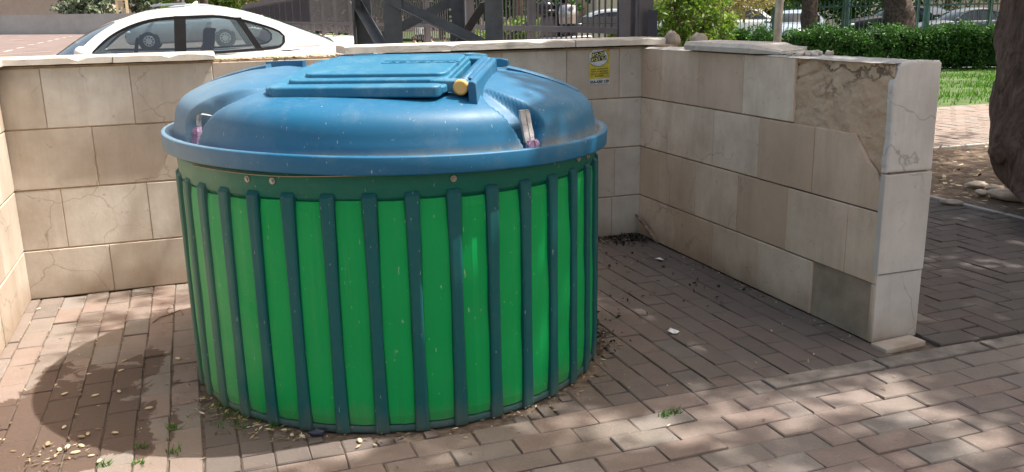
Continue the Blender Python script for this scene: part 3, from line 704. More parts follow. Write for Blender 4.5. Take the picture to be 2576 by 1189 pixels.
for j in range(NS+1):
    t = j/NS*.985; r, z = prof_at(t); ring = []
    r2, z2 = prof_at(min(1, t+.01)); nx, nz_ = -(z2-z), (r2-r); ln = math.hypot(nx, nz_) or 1; nx, nz_ = nx/ln, nz_/ln   # inward normal
    for k in range(NT):
        a = 2*math.pi*k/NT; d = 0
        for g in GRO:
            da = (a-g+math.pi) % (2*math.pi)-math.pi
            sk = (.20 if g in (GRO[0], GRO[2]) else .40)*max(0, t-.22)*(-1 if g in (GRO[0], GRO[3]) else 1)
            h = ss(.76, .48, t); wd = (.046+.046*ss(.0, .30, t))*h+1e-4
            d = max(d, (1-ss(.62, 1.0, abs((da-sk)*r)/wd))*((.066*ss(.78, .42, t))+.010*ss(.3, .1, t))) if t < .8 else d
        uu = abs(r*(math.cos(a)*EU.x+math.sin(a)*EU.y)); zz_up = .040*ss(.26, .52, uu)*(1-ss(.62, .93, r))
        w2 = zz_up+.003*math.sin(2*a+1)*ss(.2, .6, t)
        rr, zz = r+nx*d, z+nz_*d+w2
        ring.append(tilt((rr*math.cos(a), rr*math.sin(a), zz)))
    rings.append(ring)
mb.loft(rings, cap=False); mb.add(rings[-1], [tuple(range(NT))], True)
lid = mb.build('lid', M_BLUE, binr)
# flat radial ridges each side of the hatches
EU, EV = Vector((.8965, -.443, 0)), Vector((.443, .8965, 0))
def L(u, v, z): return EU*u+EV*v+Vector((0, 0, z))
for sg in (-1, 1):
    mb = MB(); rings = []
    for u, z in ((.55, 1.381), (.62, 1.367), (.72, 1.340), (.80, 1.314), (.875, 1.279)):
        hw = .035; v0 = .06*sg
        rings.append([tilt(L(sg*u, v0+hw, z-.07)), tilt(L(sg*u, v0+hw, z-.006)), tilt(L(sg*u, v0+hw-.008, z)), tilt(L(sg*u, v0-hw+.008, z)), tilt(L(sg*u, v0-hw, z-.006)), tilt(L(sg*u, v0-hw, z-.07))])
    mb.loft(rings, smooth=False); mb.build('ridge', M_BLUE, binr)
mb = MB(); mb.loft([[tilt(L(u, .06+v, z)) for v, z in ((.02, z0-.05), (.02, z0), (-.028, z0), (-.028, z0-.05))] for u, z0 in ((-.60, 1.384), (-.52, 1.390), (-.42, 1.392))], smooth=False); mb.build('ridge', M_BLUE, binr)

# hatches: local frame (u across, v towards the middle of the lid, h off its plane)
def hatch(flip, label):
    T = 1 if not flip else -1
    tl = .070/.72*(1 if not flip else .55)
    Z0 = 1.408 if not flip else 1.40
    def H(u, v, h):
        p_ = EU*u+EV*v*T+Vector((0, 0, Z0+v*tl+h-v*0)); n_ = Vector((0, 0, 1))-EV*T*tl; return p_+EV*T*(-tl)*h
    def rr(u0, u1, v0, v1, rad, n=6):
        out = []
        for cx_, cy_, a0 in ((u1-rad, v1-rad, 0), (u0+rad, v1-rad, 90), (u0+rad, v0+rad, 180), (u1-rad, v0+rad, 270)):
            for i in range(n+1): a = R(a0+90*i/n); out.append((cx_+rad*math.cos(a), cy_+rad*math.sin(a)))
        return out
    def stack(mb, u0, u1, v0, v1, rad, lays, warp=True):
        rings = []
        for ins, h in lays:
            q = rr(u0+ins, u1-ins, v0+ins, v1-ins, max(.012, rad-ins)); rings.append([H(u, v, h+(.006*math.sin(u*7+1)*math.sin(v*6) if warp else 0)) for u, v in q])
        mb.loft(rings, smooth=False); return mb
    hr = MB()
    stack(hr, -.325, .40, -.725, .03, .06, [(.02, -.034), (.004, -.032), (0, -.026), (0, -.008), (.003, -.002), (.009, 0), (.05, .0)])
    stack(hr, -.255, .395, -.645, -.03, .05, [(0, -.004), (.002, .012), (.008, .015), (.05, .0155)])
    stack(hr, -.20, .385, -.595, -.085, .045, [(0, .010), (.002, .027), (.008, .030), (.06, .031)])
    # the heavier lip along the front edge, round at its right end
    stack(hr, -.30, .385, -.735, -.655, .035, [(.008, -.042), (0, -.037), (0, -.004), (.004, .001), (.012, .0025)], False)
    # underside funnel
    stack(hr, -.24, .33, -.68, -.05, .05, [(.03, -.075), (0, -.06), (.0, -.03)], False)
    # two hinge arms
    for v0, v1 in ((-.655, -.60), (-.075, -.02)):
        hr.loft([[H(u, v0, h0), H(u, v0, h1), H(u, v0+.006, h1+.005), H(u, v1-.006, h1+.005), H(u, v1, h1), H(u, v1, h0)] for u, h0, h1 in ((.33, -.03, .008), (.40, -.035, .006), (.45, -.038, .004), (.485, -.03, -.006))], smooth=False)
    ho = hr.build('hatch', M_BLUE2, binr, bevel=.003)
    if label: ho['label'] = label
    if flip: return ho
    mb = MB(); mb.tube([H(.452, -.662, -.014), H(.452, -.02, -.014)], .026, 16); mb.build('hinge_rod', M_BLUE, ho)
    mb = MB(); mb.tube([H(.455, -.662, -.014), H(.455, -.677, -.014), H(.455, -.681, -.014)], [.031, .030, .022], 20); mb.build('end_cap', M_YCAP, ho)
    if flip: return ho
    mb = MB(); mb.loft([[H(.487, v, -.085), H(.487, v, .006), H(.496, v, .012+.003*math.sin(v*9)), H(.510, v, .010), H(.517, v, .002), H(.521, v, -.09)] for v in np.linspace(-.695, -.08, 12)], smooth=False)
    mb.loft([[H(u, v, h) for u, h in ((.435, -.004), (.452, .006), (.475, .009), (.489, .006), (.489, -.02))] for v in np.linspace(-.585, -.09, 8)], smooth=True)
    mb.build('hinge_bracket', M_BLUE, ho, bevel=.004)
    if not flip:
        cu = bpy.data.curves.new('lettering', 'FONT'); cu.body = 'ROTOPLAN'; cu.size = .05; cu.extrude = .0012; cu.space_character = 1.25
        to = bpy.data.objects.new('t', cu); col.objects.link(to); bpy.context.view_layer.update()
        me = bpy.data.meshes.new_from_object(to); bpy.data.objects.remove(to)
        for v in me.vertices: v.co = H(.09+v.co.x, -.33+v.co.y+.0, .0315+v.co.z)
        link('lettering', me, M_BLUE2, ho)
        mb = MB()
        for v_ in (-.345, -.28): mb.loft([[H(u, v_-.002, .030), H(u, v_-.002, .0325), H(u, v_+.002, .0325), H(u, v_+.002, .030)] for u in (.06, .38)], smooth=False)
        mb.build('lettering_border', M_BLUE2, ho)
    return ho
hatch(False, 'sunlit front hatch with stepped panel'); hatch(True, 'second hatch behind')
# cloth straps hanging out of the two recesses that face the viewer
def ribbon(pts, wds, th, side):
    mb = MB(); rings = []
    for (p_, w_) in zip(pts, wds):
        p_ = Vector(p_); s_ = Vector(side); o_ = Vector((p_.x, p_.y, 0)).normalized()
        q = lambda a, b_: p_+s_*(a*w_)+o_*(b_*th)+Vector((random.uniform(-.0015, .0015),)*3)
        rings.append([q(-.5, -.5), q(-.5, .5), q(-.05, .7), q(0, .3), q(.05, .7), q(.5, .5), q(.5, -.5)])
    return mb.loft(rings, smooth=False)
def pol(a, r, z): return tilt((r*math.cos(a), r*math.sin(a), z))
for gi, lab in ((0, 'upright grey and purple cloth strap'), (1, 'frayed purple strap with a curled end')):
    g = GRO[gi]; tg = Vector((-math.sin(g), math.cos(g), 0))
    if gi == 0:
        up = ribbon([pol(g, .935-.02*i/7, 1.125+.125*i/7)+tg*(-.010*i/7) for i in range(8)], [.050, .051, .052, .052, .051, .052, .051, .047], .012, tg)
        lo = ribbon([pol(g+.008, .944, 1.082), pol(g+.008, .944, 1.10), pol(g+.01, .943, 1.118), pol(g+.008, .941, 1.132)], [.045, .055, .062, .05], .02, tg)
    else:
        up = ribbon([pol(g, .925, 1.13), pol(g, .922, 1.165), pol(g+.01, .925, 1.195), pol(g+.03, .93, 1.215), pol(g+.055, .925, 1.222), pol(g+.075, .905, 1.215)], [.03, .024, .02, .02, .02, .018], .012, tg)
        lo = ribbon([pol(g, .944, 1.082), pol(g, .942, 1.105), pol(g+.004, .938, 1.13), pol(g, .934, 1.15), pol(g+.004, .93, 1.165)], [.045, .047, .045, .05, .03], .018, tg)
    for q in range(30):
        a = g+random.uniform(-.03, .03); p0 = pol(a, .948, random.uniform(1.085, 1.15)); lo.tube([p0, p0+Vector((random.uniform(-.008, .008), random.uniform(-.012, .0), random.uniform(-.012, .004)))], .0012, 3)
    so_ = up.build('strap', M_CLOTHG, binr); so_['label'] = lab; lo.build('purple_end', M_CLOTHP, so_)
    mb = MB(); mb.loft([[pol(g-.035, r, z) , pol(g+.035, r, z)] for r, z in ((.952, 1.082), (.972, 1.086), (.974, 1.098), (.970, 1.098), (.967, 1.088), (.952, 1.085))], closed=False, cap=False, smooth=False); mb.build('strap_slot', M_BLUE, binr)

# sticker on the back wall
def text_mesh(body, size, bold=0):
    cu = bpy.data.curves.new('txt', 'FONT'); cu.body = body; cu.size = size; cu.offset = bold; cu.align_x = 'CENTER'
    to = bpy.data.objects.new('t', cu); col.objects.link(to); bpy.context.view_layer.update()
    me = bpy.data.meshes.new_from_object(to); bpy.data.objects.remove(to); return me
st = thing('sticker', 'torn yellow and white advertising sticker with a phone number, under the coping', 'sticker', (2.675, YB-.004, 1.228))
def sq(x0, x1, z0, z1, y, name, mat, skew=0):
    mb = MB(); mb.add([(x0, y, z0), (x1, y, z0+skew), (x1, y, z1+skew), (x0, y, z1)], [(0, 1, 2, 3)]); return mb.build(name, mat, st)
M_YEL = simple('sticker_yellow', (.55, .46, .05), .5, var=.2, scale=20, bmp=0)
M_SWHITE = simple('sticker_white', (.60, .62, .64), .5, var=.15, scale=30, bmp=0)
M_SBLACK = simple('sticker_black', (.02, .02, .02), .5, bmp=0)
M_SYTEXT = simple('sticker_pale_yellow', (.75, .68, .25), .5, bmp=0)
M_SORANGE = simple('sticker_orange', (.65, .16, .03), .5, bmp=0)
sq(-.078, .078, -.080, .119, 0, 'backing', M_YEL)
sq(-.077, .077, -.118, -.080, -.0005, 'phone_strip', M_SWHITE, .002)
mb = MB(); pts = [( -.010+.074*math.cos(a), -.001, .066+.060*math.sin(a)) for a in np.linspace(0, 2*math.pi, 41)[:-1]]
pts = [(max(-.0775, x), y, min(.119, z)) for x, y, z in pts]; mb.add(pts, [tuple(range(40))]); mb.build('round_emblem', M_SWHITE, st)
mb = MB()
for i in range(39):
    a0, a1 = [np.linspace(0, 2*math.pi, 41)[i+q] for q in (0, 1)]
    pp = [(-.010+r*math.cos(a), -.0015, .066+r*.81*math.sin(a)) for r, a in ((.0735, a0), (.0735, a1), (.0765, a1), (.0765, a0))]
    if all(x > -.0775 and z < .119 for x, y, z in pp): mb.add(pp, [(0, 1, 2, 3)])
for x0, z0, x1, z1 in ((-.06, .098, -.03, .11), (-.02, .108, .0, .117), (.02, .104, .045, .095), (-.06, .022, -.03, .012), (.01, .02, .03, .008)):
    mb.bar((x0, -.0015, z0), (x1, -.0015, z1), .0005, .005, (0, 1, 0))
mb.build('emblem_outline', M_SBLACK, st)
sq(.055, .078, .106, .119, -.0008, 'orange_corner', M_SORANGE)
for x0, x1, z0, z1, k in ((-.060, .038, .066, .097, .016), (-.068, .052, .033, .064, .016)):
    sq(x0, x1, z0, z1, -.0022, 'black_band', M_SBLACK, k)
def put(body, size, x, z, mat, name, y=-.003, sk=0, bold=0):
    me = text_mesh(body, size, bold)
    for v in me.vertices: v.co = (x+v.co.x, y, z+v.co.y+sk*v.co.x)
    link(name, me, mat, st)
put('תיב-בא'[::-1][::-1], .032, -.010, .079, M_SYTEXT, 'lettering', sk=.16, bold=.0008)
put('תיבה דע', .032, -.008, .046, M_SYTEXT, 'lettering', sk=.14, bold=.0008)
for i, t in enumerate(('תוארמ ,תויזיולט תיילת', 'למשח ,םיפדמ תונומת', 'סבגו עבצ ,היצלטסניא', 'דועו םינוקית')):
    put(t, .0145, .0, -.018-.0155*i, M_SBLACK, 'lettering', y=-.001, sk=.03, bold=.0004)
put('054-4306120', .027, 0, -.109, M_SBLACK, 'phone_number', sk=.02, bold=.0008)

# ------------------------------------------------------------------ cars
def interp(tab, x):
    xs = [q[0] for q in tab]; ys = [q[1] for q in tab]; return float(np.interp(x, xs, ys))
def resample(pts, n):
    P_ = np.array(pts, float); d = np.r_[0, np.cumsum(np.hypot(*np.diff(P_, axis=0).T))]; t = np.linspace(0, d[-1], n)
    return np.c_[np.interp(t, d, P_[:, 0]), np.interp(t, d, P_[:, 1])]
def smooth_line(pts, n):
    q = resample(pts, n*3)
    for _ in range(n//3): q[1:-1] = .25*q[:-2]+.5*q[1:-1]+.25*q[2:]
    return resample(q, n)
def make_car(name, label, paint, S_, group=None, glass=None, detail=True):
    """S_: deck (x,z) top line of lower body, belt (x,z), W half width, roof side outline, window outline (dlo), pillars, wheels"""
    root = thing(name, label, 'car', group=group); W = S_['W']; glass = glass or M_GLASS
    x0, x1 = S_['deck'][0][0], S_['deck'][-1][0]; xa, xb = S_['side'][0][0], S_['side'][-1][0]
    plan = lambda x: W*(1-.26*max(0, (x0+.55-x)/.55)**2.2-.18*max(0, (x-(x1-.45))/.45)**2.2)
    mb = MB(); rings = []
    for x in sorted(set(np.round(np.r_[np.linspace(x0, x1, 46), xa, xb, xa+.02, xb-.02], 3))):
        wd = plan(x); bz = interp(S_['belt'], x); dz = interp(S_['deck'], x); e = min(1, (x-x0)/.12, (x1-x)/.12); e = max(.0, e)
        lo = .20+.14*(1-e); mid = .58
        cab = xa+.03 < x < xb-.03
        half = [(wd*.86, lo), (wd*.97, lo+.10), (wd, mid), (wd*.985, bz-.10), (wd*.955, bz-.015), (wd*.94, bz)]
        half += [(wd*.84, bz-.02), (wd*.78, .62), (0.001, .58)] if cab else [(wd*.80, bz+(dz-bz)*.55), (wd*.5, bz+(dz-bz)*.92), (0.001, dz)]
        if e < 1: half = [(y*(.88+.12*e), lo+(z-lo)*(.80+.20*e) if z > lo else z) for y, z in half]
        rings.append([(x, -y, z) for y, z in half]+[(x, y, z) for y, z in half[::-1]])
    mb.loft(rings, closed=True, cap=True, smooth=True); mb.build('body', paint, root)
    yb = lambda x, z: plan(x)*.945-.36*max(0, z-interp(S_['belt'], x))*(1 if z < 9 else 1)
    out = smooth_line(S_['side'], 40); dlo = smooth_line(S_['dlo']+[S_['dlo'][0]], 60)[:-1]
    low = [(xb, interp(S_['belt'], xb)-.03), (xa, interp(S_['belt'], xa)-.03)]
    ol = [tuple(q) for q in out]+low
    tri = tessellate_polygon([[Vector((a, b_, 0)) for a, b_ in ol], [Vector((a, b_, 0)) for a, b_ in dlo[::-1]]])
    allp = ol+[tuple(q) for q in dlo[::-1]]
    cab = MB()
    for sg in (-1, 1): cab.add([(x, sg*yb(x, z), z) for x, z in allp], [t if sg < 0 else t[::-1] for t in tri], False)
    # roof skin between the two cant rails
    i0 = int(np.argmin(abs(out[:, 0]-S_['ws'][0]))); i1 = int(np.argmin(abs(out[:, 0]-S_['rw'][0])))
    K = 10; rings = []
    for i in range(i0, i1+1):
        x, z = out[i]; y = yb(x, z); cr = S_.get('crown', .05)*min(1, .35+2.2*min(i-i0, i1-i)/(i1-i0))
        rings.append([(x-(.06*(1-(2*k/K-1)**2) if i == i0 else 0), y*(2*k/K-1), z+cr*(1-abs(2*k/K-1)**2.4)) for k in range(K+1)])
    cab.loft(rings, closed=False, cap=False, smooth=True)
    cab.build('roof', paint, root)
    def ruled(seg, bow, nm, mat, eps=.004, zc=0):
        g = MB(); rings = []
        for i, (x, z) in enumerate(seg):
            y = yb(x, z)-.012; bw = bow[0]+(bow[1]-bow[0])*i/(len(seg)-1)
            rings.append([(x+bw*(1-(2*k/K-1)**2), y*(2*k/K-1), z+eps+zc*(i/(len(seg)-1))*(1-abs(2*k/K-1)**2.4)) for k in range(K+1)])
        g.loft(rings, closed=False, cap=False, smooth=True); return g.build(nm, mat, root)
    ruled(out[:i0+1], S_.get('wbow', (-.2, -.06)), 'windscreen', glass, zc=S_.get('crown', .05)*.35); ruled(out[i1:][::-1], (.12, .03), 'rear_window', S_.get('rglass', glass), zc=S_.get('crown', .05)*.35)
    # rubber frame round the windows, pillars, panes
    inner = np.array(dlo); c_ = inner.mean(0)
    pn = S_['pillars']
    shr = []
    nrm = []
    for i in range(len(inner)):
        t = inner[(i+1) % len(inner)]-inner[i-1]; nn = np.array([-t[1], t[0]]); nn = nn/(np.hypot(*nn)+1e-9)
        if nn@(c_-inner[i]) < 0: nn = -nn
        nrm.append(nn)
    nrm = np.array(nrm)
    for _ in range(3): nrm = (np.roll(nrm, 1, 0)+nrm*2+np.roll(nrm, -1, 0))/4
    shr = inner+nrm*S_.get('rub', .026)
    for sg in (-1, 1):
        n = len(inner); fr = MB()
        for A_, B_, da, db in ((inner, shr, .006, .003),):
            vs = [(x, sg*(yb(x, z)+da), z) for x, z in A_]+[(x, sg*(yb(x, z)+db), z) for x, z in B_]
            fr.add(vs, [(k, (k+1) % n, n+(k+1) % n, n+k) for k in range(n)], False)
        fr.build('window_trim', M_RUBBER, root)
        for (xa_, za_, xb_, zb_, wd) in pn:
            fr = MB(); fr.add([(xa_-wd/2, sg*(yb(xa_, za_)+.002), za_), (xa_+wd/2, sg*(yb(xa_, za_)+.002), za_), (xb_+wd/2, sg*(yb(xb_, zb_)+.002), zb_), (xb_-wd/2, sg*(yb(xb_, zb_)+.002), zb_)], [(0, 1, 2, 3)]); fr.build('pillar_cover', M_RUBBER, root)
    # panes: cut the window outline at the pillars
    cuts = [-9]+[(q[0]+q[2])/2 for q in pn]+[9]
    for sg in (-1, 1):
        for a, b_ in zip(cuts, cuts[1:]):
            poly = [tuple(q) for q in dlo]
            for lim, s_ in ((a, 1), (b_, -1)):
                o_ = []
                for i in range(len(poly)):
                    p_, q_ = poly[i], poly[(i+1) % len(poly)]; ip, iq = (p_[0]-lim)*s_ >= 0, (q_[0]-lim)*s_ >= 0
                    if ip: o_.append(p_)
                    if ip != iq: f = (lim-p_[0])/(q_[0]-p_[0]); o_.append((lim, p_[1]+f*(q_[1]-p_[1])))
                poly = o_
            if len(poly) < 3: continue
            g = MB(); tr = tessellate_polygon([[Vector((x, z, 0)) for x, z in poly]]); g.add([(x, sg*(yb(x, z)-.004), z) for x, z in poly], tr); g.build('window', S_.get('sideglass', glass), root)
    for x, dz in S_.get('seats', ()):
        g = MB()
        for y in (-.37, .37):
            g.loft([[(x+dx+.10*sy*0, y-w_, z), (x+dx, y+w_, z), (x+dx+.11, y+w_, z), (x+dx+.11, y-w_, z)] for dx, w_, z in ((-.12, .22, .5), (0, .25, .8), (.06, .20, 1.03+dz), (.075, .13, 1.06+dz), (.08, .12, 1.09+dz), (.10, .12, 1.22+dz), (.12, .07, 1.25+dz)) for sy in (0,)])
        g.build('seat', M_SEATC, root, bevel=.02)
    if detail and 'wheelx' in S_:
        cx_, cz_ = S_['sw']; g = MB(); ring = [Vector((cx_+.07*math.sin(a)*.5, .37*1+.17*math.cos(a), cz_+.17*math.sin(a))) for a in np.linspace(0, 2*math.pi, 21)]
        for y in (0,): g.tube([q+Vector((0, -.74, 0)) for q in ring], .014, 6, False)
        g.build('steering_wheel', M_RUBBER, root)
    for wx in S_['wheelx']:
        for sg in (-1, 1):
            wr = S_['wr']; yo = sg*(W-.09)
            arch = MB(); arch.tube([(wx, sg*(W-.30), wr), (wx, sg*(W*.995), wr)], wr+.045, 28); arch.build('wheel_arch', M_RUBBER, root)
            ty = MB(); ty.tube([(wx, sg*(W-.20), wr), (wx, sg*(W-.20)+sg*.01, wr), (wx, sg*(W+.004), wr), (wx, sg*(W+.012), wr)], [wr-.03, wr, wr, wr-.03], 28)
            wo = ty.build('wheel', M_RUBBER, root); rm = MB(); rm.tube([(wx, sg*(W+.010), wr), (wx, sg*(W+.018), wr)], [wr*.60, wr*.58], 28)
            ro = rm.build('rim', M_ALLOY, wo)
            for k in range(9 if detail else 0):
                hl = MB(); a = 2*math.pi*k/9; hl.tube([(wx+.42*wr*math.cos(a), sg*(W+.016), wr+.42*wr*math.sin(a)), (wx+.42*wr*math.cos(a), sg*(W+.021), wr+.42*wr*math.sin(a))], .032, 8); hl.build('rim_opening', M_RUBBER, wo)
    mx, mz = S_['mirror']
    for sg in (-1, 1):
        g = MB(); y = yb(mx, mz); g.ball((mx-.02, sg*(y+.14), mz+.02), (.085, .11, .075), 14, 9); g.tube([(mx+.02, sg*(y-.02), mz-.01), (mx-.01, sg*(y+.08), mz)], .022, 6); g.build('mirror', paint, root)
    zf = interp(S_['belt'], x0+.2)
    for sg in (-1, 1):
        g = MB(); g.ball((x0+.22, sg*plan(x0+.22)*.86, zf-.10), (.24, .10, .075), 12, 8); g.build('headlight', M_LAMP, root)
        g = MB(); g.ball((x1-.10, sg*plan(x1-.10)*.86, interp(S_['belt'], x1-.1)-.14), (.12, .10, .09), 12, 8); g.build('tail_light', M_REDLAMP, root)
    g = MB(); g.box((x1+.004, 0, .62), (.012, .50, .11)); g.build('number_plate', M_PLATE, root)
    for hx in S_.get('handles', ()):
        for sg in (-1, 1): g = MB(); g.box((hx, sg*(plan(hx)*.985+.012), interp(S_['belt'], hx)-.12), (.19, .03, .028)); g.build('door_handle', paint, root, bevel=.008)
    return root
def place(o, p_, rz, pitch=0): o.location = p_; o.rotation_euler = (0, pitch, rz); return o
SEDAN = dict(W=.88, crown=.05, ws=(.494, 1.35), rw=(1.95, 1.36), wr=.33, wheelx=(-.80, 2.05), mirror=(.17, 1.02), sw=(.60, .99), seats=((1.22, .0), (2.12, -.10)), handles=(1.22, 1.95), wbow=(-.27, -.06),
    deck=[(-1.62, .58), (-1.5, .72), (-1.1, .88), (-.6, .96), (-.2, 1.01), (.1, 1.03), (2.58, 1.09), (2.7, 1.115), (2.95, 1.135), (3.12, 1.10), (3.2, 1.04), (3.24, .86)],
    belt=[(-1.62, .56), (-1.45, .68), (-1.1, .81), (-.6, .90), (.0, .965), (1.4, .975), (2.2, 1.0), (2.6, 1.055), (2.95, 1.08), (3.2, 1.0), (3.24, .84)],
    side=[(0, .96), (.24, 1.195), (.494, 1.350), (.70, 1.405), (.909, 1.43), (1.146, 1.442), (1.477, 1.444), (1.73, 1.412), (1.95, 1.36), (2.2, 1.262), (2.60, 1.10), (2.68, 1.05)],
    dlo=[(.185, 1.01), (.285, 1.115), (.385, 1.202), (.55, 1.288), (.733, 1.351), (.909, 1.377), (1.105, 1.385), (1.469, 1.392), (1.7, 1.348), (1.969, 1.265), (2.12, 1.205), (2.16, 1.155), (2.15, 1.09), (2.107, 1.03), (1.862, 1.015), (1.415, .992), (.8, .99)],
    pillars=[(1.085, 1.385, 1.055, .99, .115), (1.66, 1.36, 1.86, 1.01, .07)])
wc = make_car('parked_car', 'white saloon car parked close behind the back wall, window side on', M_WHITEPAINT, SEDAN)
FH = Vector((math.sin(YAW), math.cos(YAW), 0))
place(wc, Vector((-1.141, 10.82, .255)), 0)
g = MB(); g.loft([[(x, y, 1.490+h) for y in (-.36, .36)]+[(x, y, 1.502+h) for y in (.36, -.36)] for x, h in ((.80, .0), (.86, .010), (1.0, .018), (1.16, .022))], smooth=False); g.build('sunroof', M_BLUECAR, wc)
g = MB(); g.loft([[(1.18, -.03, 1.475), (1.29, 0, 1.475), (1.18, .03, 1.475)], [(1.26, -.008, 1.545), (1.285, 0, 1.545), (1.26, .008, 1.545)]], smooth=False); g.build('antenna_fin', M_WHITEPAINT, wc)
HATCH = dict(W=.86, crown=.06, ws=(1.30, 1.40), rw=(3.2, 1.40), wr=.31, wheelx=(.78, 3.30), mirror=(1.02, 1.0), sw=(1.3, 1.0), seats=((1.95, 0), (2.7, 0)), handles=(2.0, 2.85),
    deck=[(0, .55), (.08, .72), (.3, .83), (.8, .95), (.95, .98), (3.6, 1.0), (4.0, .98), (4.08, .7)], belt=[(0, .55), (.1, .68), (.3, .76), (.8, .90), (1.0, .93), (2.5, .97), (3.6, 1.0), (3.95, .98), (4.08, .7)],
    side=[(.75, .93), (1.30, 1.36), (1.6, 1.43), (2.2, 1.47), (2.8, 1.45), (3.2, 1.39), (3.55, 1.24), (3.85, 1.0)],
    dlo=[(1.05, .98), (1.35, 1.24), (1.7, 1.36), (2.2, 1.40), (2.8, 1.37), (3.2, 1.29), (3.5, 1.15), (3.4, 1.04), (2.5, 1.0)], pillars=[(2.0, 1.39, 2.0, .99, .1), (2.92, 1.36, 3.0, 1.02, .08)])
hc = make_car('parked_car', 'silver hatchback standing in the car park, seen through the white saloon', M_SILVER, HATCH, glass=M_DARKGLASS)
place(hc, (-1.13-.78*.92, 31+.82, .66), R(-2), R(-1.2)); hc.scale = (.92, .92, .92)
SUVD = dict(HATCH, W=.92, wr=.35, crown=.05, deck=[(0, .6), (.06, .9), (.3, 1.02), (1.0, 1.10), (4.3, 1.1), (4.5, 1.0), (4.6, .7)], belt=[(0, .6), (.1, .85), (.3, .95), (1.0, 1.03), (4.3, 1.12), (4.5, 1.0), (4.6, .7)],
    side=[(.95, 1.03), (1.55, 1.52), (1.9, 1.62), (2.6, 1.66), (3.4, 1.64), (3.9, 1.58), (4.2, 1.38), (4.4, 1.10)], ws=(1.55, 1.5), rw=(3.92, 1.57),
    dlo=[(1.25, 1.09), (1.6, 1.39), (1.95, 1.53), (2.6, 1.57), (3.4, 1.55), (3.85, 1.47), (4.05, 1.3), (3.95, 1.16), (2.6, 1.11)], pillars=[(2.35, 1.56, 2.38, 1.1, .1), (3.3, 1.55, 3.4, 1.13, .1)], wheelx=(.9, 3.6), mirror=(1.25, 1.12), sw=(1.5, 1.1), seats=((2.2, .1),), handles=(2.3, 3.2))
SAL = dict(SEDAN, wheelx=(-.62, 2.2), sideglass=M_DARKGLASS)
def far_car(label, paint, S_, px, Z, zoff, ang, glass=M_DARKGLASS, nm='parked_car'):
    o = make_car(nm, label, paint, S_, glass=glass, group=None, detail=False); p_ = at(px, 60, Z); return place(o, Vector((p_.x, p_.y, zoff)), ang)
far_car('white estate car behind the green fence, left of the lamp post', M_WHITEPAINT, SUVD, 1985, 42, .05, -YAW+math.pi)
far_car('pale blue car half hidden behind the palm trunk at the lamp post', M_BLUECAR, SAL, 1985, 36, .05, -YAW+R(60))
far_car('black car behind the green fence, left of the leaning palm trunk', M_BLACKPAINT, SAL, 2204, 47, .12, -YAW)
far_car('dark car showing its red tail lamp and yellow number plate', M_BLACKPAINT, SAL, 2268, 46, .10, -YAW+R(-66))
if True: far_car('dark grey saloon behind the green fence, near the big tree trunk', M_GREYPAINT, dict(SEDAN, sideglass=M_DARKGLASS), 2372, 37, .0, -YAW, M_GLASS)
far_car('white car far behind the black car with the red tail lamp', M_WHITEPAINT, SAL, 2300, 56, .15, -YAW+R(80))
far_car('bright car glimpsed through the grey bars above the beige wall', M_SILVER, SAL, 1440, 27, .20, -YAW)
far_car('pale car behind the bars between the steel tower and the gate', M_BLUECAR, SAL, 1290, 38, .1, -YAW)

# ------------------------------------------------------------------ lattice steel tower behind the wall
tw = thing('lattice_tower', 'dark grey steel lattice tower with crossed braces rising behind the back wall', 'steel tower', (2.0, 7.7, .2))
t0 = Vector(tw.location)
LEG = [at(990, 118, 7.55), at(1245, 112, 7.55), at(1155, 112, 8.2), at(917, 118, 8.2)]   # front left, front right, back right, back left
def angle_leg(p_, dx, dy, wd=.15, z0=.2, z1=5.2, th=.012):
    mb = MB(); a = Vector((p_.x, p_.y, 0))
    ex, ey = RIGHT*dx, FH*dy
    mb.loft([[a+Vector((0, 0, z)), a+ex*wd+Vector((0, 0, z)), a+ex*wd+ey*th+Vector((0, 0, z)), a+ex*th+ey*th+Vector((0, 0, z)), a+ex*th+ey*wd+Vector((0, 0, z)), a+ey*wd+Vector((0, 0, z))] for z in (z0, z1)], smooth=False)
    return mb
def boxc(p_, dx, dy): return p_-RIGHT*dx*.075-FH*dy*.075
LEGC = []
for p_, (dx, dy) in zip(LEG, ((1, 1), (-1, 1), (-1, -1), (1, -1))):
    q = p_-RIGHT*dx*.07; LEGC.append(q); bld(angle_leg(q, dx, dy), 'leg', M_DARKSTEEL, tw)
def brace(a, b_, za, zb, n_, nm='brace'):
    A = Vector((a.x, a.y, za)); B = Vector((b_.x, b_.y, zb)); mb = MB(); d = (B-A).normalized(); s_ = n_.normalized(); t = s_.cross(d)
    th = .008; wd = .085
    mb.loft([[P+t*wd/2, P+t*wd/2+s_*th, P-t*wd/2+s_*th+t*th, P-t*wd/2+s_*wd+t*th, P-t*wd/2+s_*wd, P-t*wd/2] for P in (A, B)], smooth=False); bld(mb, nm, M_DARKSTEEL, tw)
pz = lambda px, py, Z: at(px, py, Z)
a, b_ = pz(985, 0, 7.53), pz(1222, 113, 7.53); brace(a, b_, a.z, b_.z, -FH)
a, b_ = pz(912, 119, 8.17), pz(1140, 2, 8.17); brace(a, b_, a.z, b_.z, FH)
a, b_ = pz(902, -4, 8.15), pz(978, 122, 7.6); brace(a, b_, a.z, b_.z, -RIGHT)
a, b_ = pz(1157, 114, 8.15), pz(1234, -2, 7.6); brace(a, b_, a.z, b_.z, -RIGHT)
for z in (2.6, 4.4):
    for i in range(4): A, B = LEGC[i], LEGC[(i+1) % 4]; mb = MB(); mb.bar((A.x, A.y, z), (B.x, B.y, z), .07, .07); bld(mb, 'cross_member', M_DARKSTEEL, tw)
